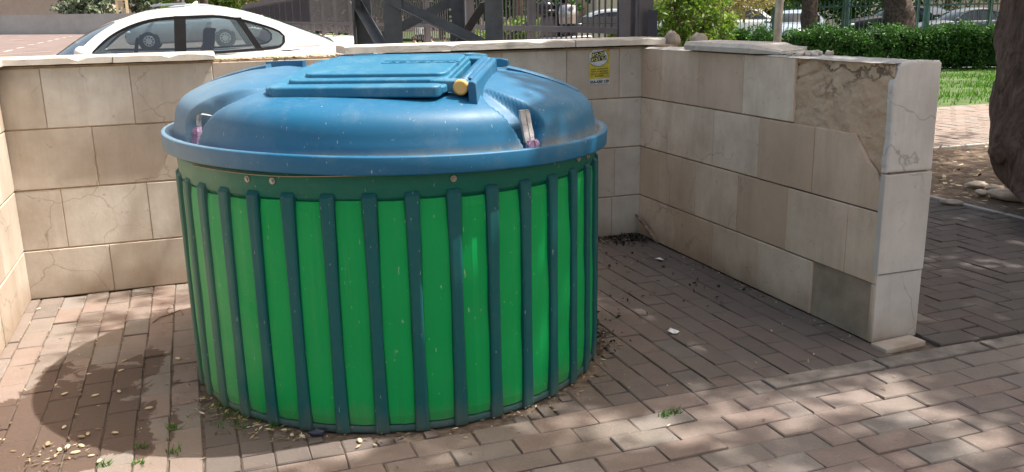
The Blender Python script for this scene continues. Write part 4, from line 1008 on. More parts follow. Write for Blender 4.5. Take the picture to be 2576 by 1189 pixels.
for i, pxs in ((0, (984, 986, 987)), (2, (1132, 1133, 1134))):
    for px, py in zip(pxs, (24, 45, 58) if i == 0 else (25, 43, 53)):
        c_ = at(px, py, 7.545 if i == 0 else 8.05); mb = MB(); mb.tube([c_+FH*.02, c_-FH*.012], .012, 8); bld(mb, 'bolt', M_GALV, tw)
# ------------------------------------------------------------------ grey bar fence on its low wall, running away from the corner
FX = 3.05
lw = MB(); lw.box((FX+.02, 33, .55), (.26, 54, 1.10)); lwo = lw.build('low_wall', M_BEIGEWALL, origin=(FX, 33, 0)); tag(lwo, 'long low rendered wall carrying the grey bar fence', 'wall')
lw = MB(); lw.box((FX+.02, 33, 1.135), (.34, 54, .07)); o = lw.build('coping', M_COPE, lwo); o.data.transform(Matrix.Translation((-FX, -33, 0)))
fen = thing('bar_fence', 'long dark grey fence of upright bars leading away behind the wall', 'fence', (FX, 6.1, 1.1)); f0 = Vector(fen.location)
def fb(mb, nm): return bld(mb, nm, M_FENCE, fen)
NB = 100; k = 0; far = MB()
for i in range(440):
    y = 6.18+.11*i
    if y > 54: break
    mb = MB(); mb.box((FX, y, (1.27+2.32)/2), (.011, .015, 2.32-1.27))
    if i < 97: fb(mb, 'bar')
    else: far.box((FX, y, (1.27+2.32)/2), (.011, .015, 1.05))
o = fb(far, 'bars_beyond'); o['kind'] = 'stuff'
for z in (1.462, 2.16): mb = MB(); mb.box((FX-.025, 30.2, z), (.035, 48.2, .048)); fb(mb, 'rail')
for y in np.arange(8.05, 54, 2.0): mb = MB(); mb.box((FX+.02, y, 1.75), (.07, .07, 1.2)); fb(mb, 'post')
# screening sheets fixed to the far half of the fence
mb = MB()
for y in np.arange(24.1, 52, 2.0): mb.box((FX+.03, y+.97, 1.80), (.006, 1.86, .66))
fb(mb, 'screen_sheet')
mb = MB(); mb.box((3.03, 6.03, 1.9), (.065, .065, 1.6)); o = mb.build('gate_post', M_FENCE, origin=(3.03, 6.03, 1.1), bevel=.004); tag(o, 'slim grey square post ending the bar fence', 'post')
mb = MB(); mb.box((3.175, 6.05, 1.9), (.15, .11, 1.6)); mb.box((3.14, 5.992, 1.9), (.03, .012, 1.6)); o = mb.build('gate_post', M_FENCE, origin=(3.175, 6.05, 1.1), bevel=.004); tag(o, 'broad grey double post beside the navy plate', 'post')
p_ = on(1640, 104, 1, 5.93)
mb = MB(); s_ = 6.4/2232
q = lambda px, py, y: on(px, py, 1, y)
mb.loft([[q(1626, 104, y), q(1652, 104, y), q(1655, 22, y), q(1648, 27, y), q(1631, 25, y)] for y in (5.93, 5.945)], smooth=False)
o = mb.build('metal_plate', M_NAVY, origin=p_, bevel=.002); tag(o, 'bent navy sheet metal plate standing on the wall coping', 'plate')

# black machine glimpsed behind the bars: a pump unit on a plinth
sc = thing('pump_unit', 'glossy black and silver pump unit with a pipe foot behind the grey bars', 'pump', at(1415, 97, 10.2)); sc.location.z = 1.03; sc.scale = (.62, .62, .62)
def SL(dx, z, dy=0): return RIGHT*dx+FH*dy+Vector((0, 0, z))
g = MB(); g.loft([[SL(c_+rx*math.cos(a), z, ry*math.sin(a)) for a in np.linspace(0, 2*math.pi, 17)[:-1]] for c_, z, rx, ry in ((.10, .40, .16, .16), (.10, .46, .17, .17), (.09, .62, .20, .2), (.07, .8, .21, .2), (.05, .95, .22, .2), (.03, 1.05, .18, .16), (0, 1.10, .06, .08))]); g.build('body', M_BLACKGLOSS, sc)
g = MB(); g.loft([[SL(.06+r*math.cos(a), z, -.005+r*math.sin(a)) for a in np.linspace(-2.2, .3, 9)] for z, r in ((.72, .222), (.82, .226), (.92, .235), (1.0, .215), (1.05, .18))], closed=False, cap=False); g.build('side_fairing', M_CHROME, sc)
g = MB(); g.tube([SL(-.42, .44, -.2), SL(-.38, .44, -.2), SL(.50, .46, -.2), SL(.54, .46, -.2)], [.03, .05, .05, .03], 12); g.build('foot_pipe', M_CHROME, sc)
g = MB(); g.ball(SL(-.30, 1.0), (.17, .16, .15), 14, 9); g.tube([SL(-.5, .92, -.1), SL(-.1, .92, -.1)], .07, 10); g.build('motor', M_BLACKGLOSS, sc)
g = MB(); g.loft([[SL(-.24+rx*math.cos(a), z, rx*math.sin(a)) for a in np.linspace(0, 2*math.pi, 13)[:-1]] for z, rx in ((.40, .22), (.8, .17), (.92, .12))]); g.build('pedestal', M_FENCE, sc)
g = MB(); g.tube([SL(-.40, .90), SL(-1.25, .35)], .035, 8); g.tube([SL(.02, 1.1), SL(.0, 1.45)], .05, 8); g.tube([SL(-.3, 1.28), SL(.25, 1.26)], .08, 10); g.build('pipework', M_BLACKGLOSS, sc)
g = MB(); g.box((0, 0, -.60), (1.2, .8, 2.0), Matrix.Rotation(-YAW, 3, 'Z')); g.build('plinth', M_CONC, sc)
# beige wall beyond the bars and its dark railing
p_ = at(1490, 90, 19); g = MB(); A, B = at(1330, 84, 20), at(1640, 80, 17); g.bar((A.x, A.y, .62), (B.x, B.y, .62), .2, 1.28); o = g.build('beige_wall', M_BEIGEWALL, origin=(p_.x, p_.y, 0)); tag(o, 'sunlit beige rendered wall seen through the grey bars', 'wall')
g = MB(); g.bar((A.x, A.y, 1.44), (B.x, B.y, 1.44), .06, .13); g.bar((A.x, A.y, 1.31), (B.x, B.y, 1.31), .08, .10); o = g.build('rail', M_FENCE, origin=(p_.x, p_.y, 1.2)); tag(o, 'dark flat rail along the top of the sunlit beige wall', 'railing')

# ------------------------------------------------------------------ big tree on the right, its crown shading the place
def bark_tube(pts, rads, n=22, amp=.10, seed=0):
    from mathutils import noise as mn
    P_ = [Vector(p_) for p_ in pts]; T = np.linspace(0, len(P_)-1, (len(P_)-1)*8+1); mb = MB(); rings = []
    for t in T:
        i = min(int(t), len(P_)-2); f = t-i; a, b_ = P_[i], P_[i+1]
        pm, pn = P_[max(i-1, 0)], P_[min(i+2, len(P_)-1)]
        c_ = .5*((2*a)+(b_-pm)*f+(2*pm-5*a+4*b_-pn)*f*f+(-pm+3*a-3*b_+pn)*f**3); r = rads[i]*(1-f)+rads[i+1]*f
        rings.append([c_+Vector((math.cos(q), math.sin(q), 0))*r*(1+amp*mn.fractal((math.cos(q)*1.6+seed, math.sin(q)*1.6, c_.z*2.2), .9, 2, 4)*1.6) for q in np.linspace(0, 2*math.pi, n+1)[:-1]])
    return mb.loft(rings)
tp = on(2745, 600, 2, 0.0)
tree = thing('shade_tree', 'thick dark leaning tree trunk cut by the right edge of the photo', 'tree', tp)
tb = [tp+Vector((.05, -.02, -.1)), tp+Vector((.0, 0, .12)), Vector(at(2662, 470, 7.0)), Vector(at(2606, 350, 7.15)), Vector(at(2610, 200, 7.25)), Vector(at(2612, 60, 7.3)), Vector(at(2618, -120, 7.35)), Vector(at(2600, -420, 7.4)), Vector(at(2570, -760, 7.5))]
trunk = bark_tube(tb, [.42, .36, .36, .335, .30, .30, .31, .29, .22], amp=.12)
c_ = at(2502, 385, 7.12); trunk.ball(c_+RIGHT*.05, (.09, .09, .10), 12, 8, .12); trunk.ball(at(2512, 210, 7.2)+RIGHT*.05, (.06, .06, .12), 10, 7, .12)
bld(trunk, 'trunk', M_BARK, tree)
fork = tb[-1]; lim = MB()
for dx, dy, dz in ((-4.2, -2.2, 1.6), (-3.0, .6, 2.2), (-3.4, -3.6, 1.2), (1.8, -1.5, 2.4), (.6, 2.6, 2.2), (-1.0, -3.6, 2.2), (2.4, 1.2, 1.8)):
    e = fork+Vector((dx, dy, dz)); m_ = fork+Vector((dx*.5, dy*.5, dz*.65))
    lim.tube([fork-Vector((0, 0, .3)), m_, e], [.15, .09, .035], 8)
    for _ in range(3): q = m_.lerp(e, random.uniform(.2, .9)); lim.tube([q, q+Vector((random.uniform(-1, 1), random.uniform(-1, 1), random.uniform(.0, .9)))], [.04, .012], 6)
bld(lim, 'limb', M_BARK, tree)
# leaf clumps: more of them where the shade on the ground is deepest, thin at the rim
cen = []; rad = []
def shade_density(gx, gy):
    xb_ = .55+.5*max(0, gy-4.0)-.25*max(0, 3.6-gy)
    if gy < 2.9: xb_ = -.05
    d = ss(-.10, .28, gx-xb_)
    f = ss(2.25, 2.95, gy); back = 1-ss(6.6, 7.3, gy)*.42
    d = d*(.60+.40*f)*back
    if gy < 1.8: d = ss(.8, 1.6, gx)  # unseen extra clumps on the near side, added to block sky light
    if gx > 7.6: d *= 1-ss(7.6, 9.6, gx)
    if gy > 8: d *= .8
    return d
while len(cen) < 2900:
    gx, gy = random.uniform(-.4, 9.6), random.uniform(-3.5, 11.5)
    if random.random() > shade_density(gx, gy): continue
    h = random.triangular(4.6, 9.0, 6.8)
    r_ = random.uniform(.16, .36); cen.append((gx+SUN.x/SUN.z*h, gy+SUN.y/SUN.z*h, h)); rad.append((r_, r_, r_*.6))
P_, ids = clump_points(cen, rad, 52)
tn = np.clip(RNG.random(len(cen))[ids]*.6+RNG.random(len(P_))*.5, 0, 1)
t0v = np.array(tree.location)
fast_mesh('crown', leaves(P_-t0v, .12, .5, flat=.35), 4, tn, M_CROWN, tree)
# a second, thinner tree outside the picture throws a few soft dapples over the left side
t2 = thing('street_tree', 'thin tree standing out of the picture beyond the container', 'tree', (5.2, 1.2, 0))
bld(bark_tube([(5.2, 1.2, 0), (5.25, 1.2, 2), (5.1, 1.3, 4), (4.6, 1.6, 5.6)], [.14, .11, .09, .05]), 'trunk', M_BARK, t2)
cen = []; rad = []
while len(cen) < 60:
    gx, gy = random.uniform(-.7, .3), random.uniform(4.3, 5.7)
    if random.random() < .5: gx, gy = random.uniform(-.2, 5.), random.uniform(1.4, 2.8)
    h = random.uniform(5.0, 7.4); r_ = random.uniform(.08, .26); cen.append((gx+SUN.x/SUN.z*h, gy+SUN.y/SUN.z*h, h)); rad.append((r_, r_, r_*.6))
P_, ids = clump_points(cen, rad, 22); fast_mesh('crown', leaves(P_-np.array(t2.location), .10, .4), 4, RNG.random(len(P_)), M_CROWN, t2)

# ------------------------------------------------------------------ hedge, bushes, lawn, palms, green fence, lamp post
def along(a, b_, n): return [Vector(a).lerp(Vector(b_), i/(n-1)) for i in range(n)]
h0, h1 = at(1690, 168, 23.5), at(2760, 170, 22.5); h0.z = h1.z = 0
hd = thing('hedge', 'long dark green clipped hedge in front of the green fence', 'hedge', (h0+h1)/2)
hdir = (h1-h0).normalized(); hn = Vector((-hdir.y, hdir.x, 0)); cen = []; rad = []
for _ in range(1500):
    u = random.random(); v = random.uniform(-.55, .55); z = random.random()
    if random.random() < .6: v = -.55+random.random()**2*.3
    hh = 1.12+.07*math.sin(u*40)+.05*math.sin(u*95)
    p_ = h0.lerp(h1, u)+hn*v; cen.append((p_.x, p_.y, .12+z*(hh-.2))); rad.append((.17, .17, .15))
P_, ids = clump_points(cen, rad, 46)
tn = np.clip(RNG.random(len(cen))[ids]*.55+RNG.random(len(P_))*.5, 0, 1)
fast_mesh('foliage', leaves(P_-np.array(hd.location), .078, .45), 4, tn, M_HEDGE, hd)
g = MB(); g.bar(h0+Vector((0, 0, .5)), h1+Vector((0, 0, .5)), .55, .85); bld(g, 'twig_core', simple('hedge_inside', (.012, .02, .008), .95, var=.4), hd)
def bush(name, label, cat, px, py, Z, wx, wz, mat, n=160, per=34, size=.09, base=None, group=None, wy=None, aspect=.45, stems=True):
    c_ = at(px, py, Z); zb = base if base is not None else 0.; wy = wy or wx*.7
    o = thing(name, label, cat, (c_.x, c_.y, zb), group=group); cen = []; rad = []
    for _ in range(n):
        d = Vector((random.gauss(0, 1), random.gauss(0, 1), random.gauss(0, 1))).normalized()*random.uniform(.45, 1.05)
        q = RIGHT*d.x*wx+FH*d.y*wy; cen.append((q.x, q.y, max(.05, (c_.z-zb)+d.z*wz))); r_ = wx*random.uniform(.12, .24); rad.append((r_, r_, r_*.9))
    P_, ids = clump_points(cen, rad, per); tn = np.clip(RNG.random(len(cen))[ids]*.6+RNG.random(len(P_))*.45, 0, 1)
    fast_mesh('foliage', leaves(P_, size, aspect), 4, tn, mat, o)
    if stems:
        g = MB()
        for _ in range(9): a = random.uniform(0, 6.28); top = (math.cos(a)*wx*.6, math.sin(a)*wy*.6, (c_.z-zb)+random.uniform(0, wz*.7)); g.tube([(0, 0, 0), (top[0]*.4, top[1]*.4, top[2]*.6), top], [.04, .025, .008], 6)
        g.build('stem', M_BARK, o)
    return o
bush('bush', 'tall loose light green bush beside the navy plate and gate post', 'bush', 1738, 48, 13.5, .66, .62, M_BUSH, 230, 26, .08)
bush('bush', 'dry yellowish bush above the light green one, left of the lamp post', 'bush', 1790, -12, 17, 1.25, .42, M_DRYBUSH, 150, 22, .09)
bush('bush', 'bright green weed bush at the foot of the sunlit beige wall', 'bush', 1560, 96, 11.5, .18, .10, M_BUSH, 40, 26, .05, base=0)
bush('bush', 'light green bush between the steel tower and the black pump unit', 'bush', 1315, 85, 14.5, .62, .24, M_BUSH, 110, 30, .08)
bush('bush', 'light green foliage low behind the bars right of the steel tower', 'bush', 1190, 92, 17, .35, .12, M_BUSH, 60, 24, .08)
for (px, nm, lb) in ((2040, 0, 'upright dark palm trunk behind the hedge, right of the lamp post'), (2262, 1, 'leaning rough palm trunk in front of the dark cars')):
    b0 = at(px-(0 if nm == 0 else 4), 78, 24.4); b0.z = 0; b1 = at(px-(3 if nm == 0 else -6), -40, 24.4)
    o = thing('palm_tree', lb, 'palm tree', b0, group='palm trunks by the green fence'); up = b1-b0
    pts = [b0+up*k+RIGHT*(.10*math.sin(k*5) if nm else 0) for k in np.linspace(0, 2.4, 9)]
    bld(bark_tube(pts, [.24, .22, .21, .21, .20, .20, .20, .20, .19] if nm == 0 else [.40, .37, .40, .33, .27, .27, .28, .27, .25], amp=.16, seed=nm*7), 'trunk', M_PALMBARK, o)
    top = Vector(pts[-1]); PP = []
    for k in range(22):
        a = 2*math.pi*k/22; el = random.uniform(-.2, .9)
        for t in np.linspace(.15, 1, 14):
            q = top+Vector((math.cos(a)*2.2*t, math.sin(a)*2.2*t, 1.6*el*t-1.5*t*t)); PP += [tuple(q+Vector((random.gauss(0, .1), random.gauss(0, .1), random.gauss(0, .08)))) for _ in range(5)]
    PP = np.array(PP); fast_mesh('crown', leaves(PP-np.array(b0), .45, .1), 4, RNG.random(len(PP)), M_HEDGE, o)
f0_, f1_ = at(1770, 60, 26.2), at(2760, 60, 25.0)
f0_.z = f1_.z = 0; gf = thing('park_fence', 'green railing with a zigzag top band behind the hedge', 'fence', f0_)
L_ = (f1_-f0_).length; fd = (f1_-f0_).normalized()
nb = int(L_/.125); far = MB(); cnt = 0
for i in range(nb):
    p_ = f0_+fd*(.06+.125*i); g = MB(); g.box((p_.x, p_.y, .95), (.018, .018, 1.66))
    if cnt < 90: bld(g, 'bar', M_GREENFENCE, gf); cnt += 1
    else: far.box((p_.x, p_.y, .95), (.018, .018, 1.66))
if far.v: o = bld(far, 'bars_beyond', M_GREENFENCE, gf); o['kind'] = 'stuff'
for z in (.25, 1.62, 1.86): g = MB(); g.bar(f0_+Vector((0, 0, z)), f1_+Vector((0, 0, z)), .04, .045); bld(g, 'rail', M_GREENFENCE, gf)
g = MB()
for i in range(int(L_/.24)):
    p_ = f0_+fd*.24*i; q_ = p_+fd*.12; g.tube([p_+Vector((0, 0, 1.63)), q_+Vector((0, 0, 1.85)), p_+fd*.24+Vector((0, 0, 1.63))], .010, 5)
bld(g, 'zigzag_band', M_GREENFENCE, gf)
for i in range(int(L_/2.0)+1): p_ = f0_+fd*2.0*i; g = MB(); g.box((p_.x, p_.y, .98), (.06, .06, 1.96)); bld(g, 'post', M_GREENFENCE, gf)
def pole(name, label, cat, px, Z, r0, r1, h, mat, z0=0, tip=0):
    p_ = at(px, 100, Z); p_.z = z0; g = MB(); o = thing(name, label, cat, p_)
    g.tube([(0, 0, 0), (tip*h*.5, 0, h*.5), (tip*h, 0, h)], [r0, (r0+r1)/2, r1], 18); g.build('shaft', mat, o)
    g = MB(); g.box((0, 0, .012), (r0*4, r0*4, .024)); g.build('base_plate', mat, o)
    g = MB(); g.tube([(tip*h, 0, h), (tip*h-.3, 0, h+.25), (tip*h-.9, 0, h+.32)], [.03, .025, .02], 8); g.box((tip*h-1.1, 0, h+.31), (.5, .16, .09)); g.build('lamp_head', M_GALV, o); return o
pole('lamp_post', 'galvanised steel lamp post rising behind the loose coping slab', 'lamp post', 1953, 12.0, .056, .048, 5.2, M_GALV, tip=.012)
pole('lamp_post', 'blue painted post by the green fence, right of the beige wall', 'lamp post', 2124, 26.6, .10, .09, 6, M_BLUEPOST)
pole('lamp_post', 'pale teal post behind the dark grey saloon', 'lamp post', 2226+100, 31, .10, .09, 6, M_BLUEPOST)
# lawn blades and mulch
N = 26000; X_ = RNG.uniform(5, 24, N); Y_ = RNG.uniform(11.4, 17.7, N)
keep = (np.sin(X_*1.7)*np.sin(Y_*1.9+1)+RNG.random(N)*1.2 > .0) & (Y_-11.3 > RNG.random(N)*.9)
X_, Y_ = X_[keep], Y_[keep]; n = len(X_); h = RNG.uniform(.03, .085, n); a = RNG.uniform(0, 6.28, n); dx, dy = np.cos(a)*.012, np.sin(a)*.012; lx, ly = RNG.normal(0, .02, n), RNG.normal(0, .02, n)
V = np.stack([np.c_[X_-dx, Y_-dy, 0*h-.01], np.c_[X_+dx, Y_+dy, 0*h-.01], np.c_[X_+lx, Y_+ly, h]], 1).reshape(-1, 3)
tag(fast_mesh('grass', V, 3, RNG.random(n), M_GRASS), kind='stuff')
N = 2600; X_ = RNG.uniform(5.95, 12, N); Y_ = RNG.uniform(4.1, 8.05, N)
tag(fast_mesh('mulch', leaves(np.c_[X_, Y_, RNG.uniform(.012, .03, N)], RNG.uniform(.03, .10, N), .38, flat=.8), 4, RNG.random(N), M_MULCH), kind='stuff')
# stone lumps on the bed
for px, py, s_, lb in ((2395, 513, .10, 'flat pale stone at the near edge of the planting bed'), (2455, 470, .13, 'pale angular stone in the leaf mulch'), (2500, 478, .12, 'rounded stone beside the trunk foot'), (2545, 500, .2, 'long pale stone slab lying in the mulch'), (2470, 488, .09, 'small broken stone in front of the angular one')):
    p_ = on(px, py, 2, .02); mb = rock(s_*.72, s_*.22, px); mb.v = [(x*1.3, y*.75, z) for x, y, z in mb.v]; o = mb.build('stone', M_ROCK); o.location = p_; o.rotation_euler.z = random.uniform(0, 3); tag(o, lb, 'stone', 'stones in the planting bed')

# ------------------------------------------------------------------ far side of the car park
A, B = pk(-160, 88), pk(640, 84); A2 = A; dirw = (B-A).normalized()
g = MB(); g.bar(A+Vector((0, 0, .5)), B+Vector((0, 0, .5)), .3, 1.15); o = g.build('concrete_wall', M_GREYWALL, origin=(A+B)/2); tag(o, 'long plain grey wall closing off the car park', 'wall')
def block(name, label, px0, px1, Z, h, mat, dep=10, wins=()):
    a, b_ = at(px0, 60, Z), at(px1, 60, Z); a.z = b_.z = 0; m_ = (a+b_)/2; o = thing(name, label, 'building', m_); W_ = (b_-a).length
    rot = Matrix.Rotation(-YAW, 3, 'Z'); g = MB(); g.box(FH*dep/2+Vector((0, 0, h/2)), (W_, dep, h), rot); g.build('wall', mat, o)
    g = MB(); g.box(FH*dep/2+Vector((0, 0, h+.15)), (W_+.5, dep+.5, .3), rot); g.build('roof', M_GREYWALL, o)
    for u in np.linspace(-.5, .5, max(2, int(W_/4)))[:-1]+.5/max(2, int(W_/4)):
        for z in np.arange(5, h-1.5, 3.2):
            fr_ = MB(); fr_.box(RIGHT*u*W_-FH*.02+Vector((0, 0, z)), (1.4, .08, 1.3), rot); fo = fr_.build('window', M_WHITEPAINT, o); g = MB(); g.box(RIGHT*u*W_-FH*.07+Vector((0, 0, z)), (1.2, .04, 1.1), rot); g.build('pane', M_DARKGLASS, fo)
    return o
block('building', 'plain tan building beyond the grey wall at the far left', -420, 168, 72, 12, M_TANWALL)
block('building', 'pale building beyond the trees behind the green fence', 1500, 2300, 75, 13, M_BEIGEWALL)
block('building', 'long pale building behind the dark cars on the right', 2240, 2900, 76, 12, M_TANWALL)
block('building', 'distant apartment block behind the trees of the car park', 250, 1450, 95, 14, M_BEIGEWALL)
def far_tree(px, Z, base_z, ch, w_, hz, mat, label, n=220, per=26, size=.34, trunk=.22, nm='tree', cat='tree'):
    c_ = at(px, 40, Z); o = thing(nm, label, cat, (c_.x, c_.y, base_z)); cen = []; rad = []
    for _ in range(n):
        d = Vector((random.gauss(0, 1), random.gauss(0, 1), random.gauss(0, 1))).normalized()*random.uniform(.35, 1.05); d.z = d.z
        q = RIGHT*d.x*w_+FH*d.y*w_*.8; z = ch+d.z*hz
        if z < .15: z = .15+random.random()*.3
        cen.append((q.x, q.y, z)); r_ = w_*random.uniform(.12, .26); rad.append((r_, r_, r_*.8))
    P_, ids = clump_points(cen, rad, per); tn = np.clip(RNG.random(len(cen))[ids]*.65+RNG.random(len(P_))*.4, 0, 1)
    fast_mesh('crown', leaves(P_, size, .5), 4, tn, mat, o)
    bld_ = bark_tube([(0, 0, -.3), (.05, .02, ch*.5), (0, .05, ch)], [trunk, trunk*.8, trunk*.4], 12, seed=px); bld_.build('trunk', M_BARK, o)
G_ = .95
far_tree(222, 58, G_, 1.6, 1.95, 1.6, M_OLIVE, 'grey-green olive bush above the grey wall, left of the cream frame', 150, 26, .30)
far_tree(362, 58, G_, 1.7, 1.1, 1.5, M_OLIVE, 'grey-green olive bush just right of the cream frame', 90, 26, .28)
far_tree(395, 60, G_, 1.9, 1.6, 1.8, M_BUSH, 'leafy bright green bush above the grey wall', 110, 26, .26)
far_tree(470, 62, G_, 2.1, 1.9, 2.0, M_DRYBUSH, 'dry brownish shrub above the white saloon roof', 90, 22, .26)
far_tree(545, 62, G_, 3.0, 2.6, 2.4, M_BUSH, 'broad bright green tree behind the white saloon roof', 170, 26, .32)
far_tree(640, 64, G_, 2.2, 2.2, 2.2, M_DRYBUSH, 'pale dry tree at the left end of the bar fence', 110, 22, .28)
far_tree(700, 80, .5, 4.5, 5, 4.5, M_HEDGE, 'dark tree behind the far end of the bar fence', 240, 26, .5)
far_tree(900, 62, 0, 4.2, 5, 4.0, M_HEDGE, 'dark tree behind the left half of the steel tower', 260, 26, .46)
far_tree(1110, 60, 0, 4.4, 5.2, 3.2, M_HEDGE, 'dark tree above the children behind the steel tower', 260, 26, .46)
far_tree(1330, 52, 0, 4.6, 4.6, 3.8, M_HEDGE, 'dark tree behind the bars right of the steel tower', 260, 26, .42)
far_tree(1300, 22, 0, 4.4, 2.2, 1.5, M_HEDGE, 'slim tree with twin trunks behind the bars', 120, 24, .22, .16)
far_tree(1760, 52, 0, 3.4, 4.2, 3.0, M_DRYBUSH, 'dry tree behind the left end of the green fence', 240, 26, .34)
far_tree(1930, 60, 0, 3.6, 4.4, 3.2, M_BUSH, 'light green tree behind the white estate car', 240, 26, .38)
far_tree(2130, 60, 0, 3.6, 4.2, 3.1, M_HEDGE, 'green tree behind the blue painted post', 260, 26, .36)
far_tree(2380, 58, 0, 4.6, 4.0, 3.2, M_HEDGE, 'green tree above the dark grey saloon', 260, 26, .36)
# cream frame post
p_ = at(322, 41, 55.5); cf = thing('frame_post', 'cream painted metal frame standing on the grey wall', 'frame', (p_.x, p_.y, p_.z-.05))
g = MB(); g.bar((0, 0, 0), (0, 0, 2.6), .16, .16, (0, 1, 0)); g.build('post', M_CREAM, cf)
g = MB(); q = RIGHT*-.62; g.bar(q+Vector((0, 0, 0)), q+Vector((0, 0, 2.6)), .12, .12, (0, 1, 0)); g.build('post', M_CREAM, cf)
g = MB(); g.bar((0, 0, 1.05), q+Vector((0, 0, 1.05)), .14, .14); g.build('crossbar', M_CREAM, cf)
p_ = at(516, 30, 59); o = bark_tube([(0, 0, 0), (0, 0, 2), (.1, 0, 4.5)], [.26, .24, .2], seed=3).build('bare_tree', M_PALMBARK); o.location = (p_.x, p_.y, .9); tag(o, 'dark bare trunk standing up behind the white saloon roof', 'tree')
p_ = at(463, 30, 57); g = MB(); g.tube([(0, 0, 0), (0, 0, 7)], [.09, .07], 10); o = g.build('flagpole', M_GALV); o.location = (p_.x, p_.y, .9); tag(o, 'thin grey pole behind the white saloon roof', 'pole')

# ------------------------------------------------------------------ children far behind the fence
def person(label, loc, pose, shirt, legs, hair=M_HAIR):
    root = thing('person', label, 'person', loc, rz=random.uniform(-.4, .4)-YAW, group='children behind the fence')
    me = bpy.data.meshes.new('body'); V, E_, RR = [], [], []
    def chain(par, pts):
        for (x, y, z, r) in pts:
            V.append((x, y, z)); RR.append(r); E_.append((par, len(V)-1)); par = len(V)-1
        return par
    V.append(pose['pelvis'][:3]); RR.append(pose['pelvis'][3])
    nk = chain(0, pose['spine'])
    chain(nk-len(pose['spine'])+pose['sh']+1 if False else nk-2, pose['armL']); chain(nk-2, pose['armR']); chain(0, pose['legL']); chain(0, pose['legR'])
    me.from_pydata(V, E_, []); o = link('body', me, None, root)
    sk = o.modifiers.new('skin', 'SKIN'); sb = o.modifiers.new('sub', 'SUBSURF'); sb.levels = sb.render_levels = 1
    for i, r in enumerate(RR): me.skin_vertices[0].data[i].radius = (r, r); me.skin_vertices[0].data[i].use_root = (i == 0)
    dg = bpy.context.evaluated_depsgraph_get(); ev = bpy.data.meshes.new_from_object(o.evaluated_get(dg)); o.modifiers.clear(); o.data = ev
    ev.materials.clear()
    for m_ in (shirt, legs, M_SKIN): ev.materials.append(m_)
    hz = pose['spine'][-1]; wz = pose['pelvis'][2]
    for p_ in ev.polygons:
        c_ = p_.center; p_.use_smooth = True
        p_.material_index = 2 if c_.z > hz[2]-.16 else (0 if c_.z > wz+.02 else 1)
    g = MB(); g.ball((hz[0], hz[1]+.012, hz[2]+.025), (hz[3]*1.08, hz[3]*1.1, hz[3]*1.02), 14, 9); g.build('hair', hair, root)
    g = MB(); g.ball((hz[0], hz[1]-hz[3]*1.0, hz[2]-.01), (.014, .02, .018), 8, 6)
    for s_ in (-1, 1): g.ball((hz[0]+s_*hz[3]*1.02, hz[1], hz[2]-.01), (.012, .02, .028), 8, 6)
    g.build('face', M_SKIN, root)
    return root
SIT = dict(sh=1, pelvis=(0, 0, .12, .13), spine=[(0, -.01, .28, .12), (0, -.03, .44, .12), (0, -.04, .53, .055), (0, -.05, .66, .095)],
    armL=[(-.16, -.03, .43, .05), (-.2, -.14, .28, .04), (-.08, -.26, .34, .032), (-.04, -.28, .42, .03)], armR=[(.16, -.03, .43, .05), (.2, -.15, .26, .04), (.1, -.3, .22, .032), (.06, -.34, .22, .028)],
    legL=[(-.1, -.3, .22, .075), (-.09, -.36, .05, .05), (-.09, -.46, .03, .035)], legR=[(.1, -.32, .2, .075), (.12, -.38, .05, .05), (.12, -.48, .03, .035)])
STAND = dict(sh=1, pelvis=(0, 0, .72, .12), spine=[(0, 0, .88, .11), (0, 0, 1.05, .12), (0, 0, 1.14, .05), (0, -.01, 1.27, .095)],
    armL=[(-.17, 0, 1.03, .05), (-.2, .03, .85, .04), (-.19, -.05, .68, .03), (-.19, -.06, .62, .028)], armR=[(.17, 0, 1.03, .05), (.2, .03, .85, .04), (.2, -.06, .68, .03), (.2, -.07, .62, .028)],
    legL=[(-.10, -.02, .68, .08), (-.14, -.06, .38, .06), (-.2, .06, .08, .045), (-.2, -.06, .04, .04)], legR=[(.10, 0, .68, .08), (.13, -.04, .38, .06), (.24, .02, .08, .045), (.25, -.1, .04, .04)])
def kid(px, py, Z, label, pose, shirt, legs):
    p_ = at(px, py, Z); top = pose['spine'][-1][2]+.1; return person(label, (p_.x, p_.y, p_.z-top), pose, shirt, legs)
k1 = kid(1083, 91.5, 38, 'child in a grey shirt sitting with a hand raised to the face', SIT, M_SHIRT, M_DARKCLOTH)
k2 = kid(1117, 96, 37, 'dark-haired child in a grey shirt sitting with arms held forward', dict(SIT, armL=SIT['armR'] and [(-.16, -.03, .43, .05), (-.19, -.16, .3, .04), (-.12, -.34, .26, .032), (-.1, -.4, .27, .028)]), M_SHIRT, M_DARKCLOTH)
k3 = kid(1056, 68, 41, 'child in dark trousers standing on the grass behind the bars', STAND, M_WHITEPAINT, M_DARKCLOTH)
k4 = kid(1042, 88, 37, 'child in a pink top sitting beside the fence post', SIT, M_PINK, M_CREAM)
kb = min(k.location.z for k in (k1, k2, k3, k4))
# bank they sit on
soil_grid('grass_bank', 6.0, 22, 30.0, 62, 30, 30, .02, M_LAWN).location.z = max(.0, kb)
for k in (k1, k2, k3, k4): k.location.z = max(.0, kb)-.005 if abs(k.location.z-kb) < .35 else k.location.z

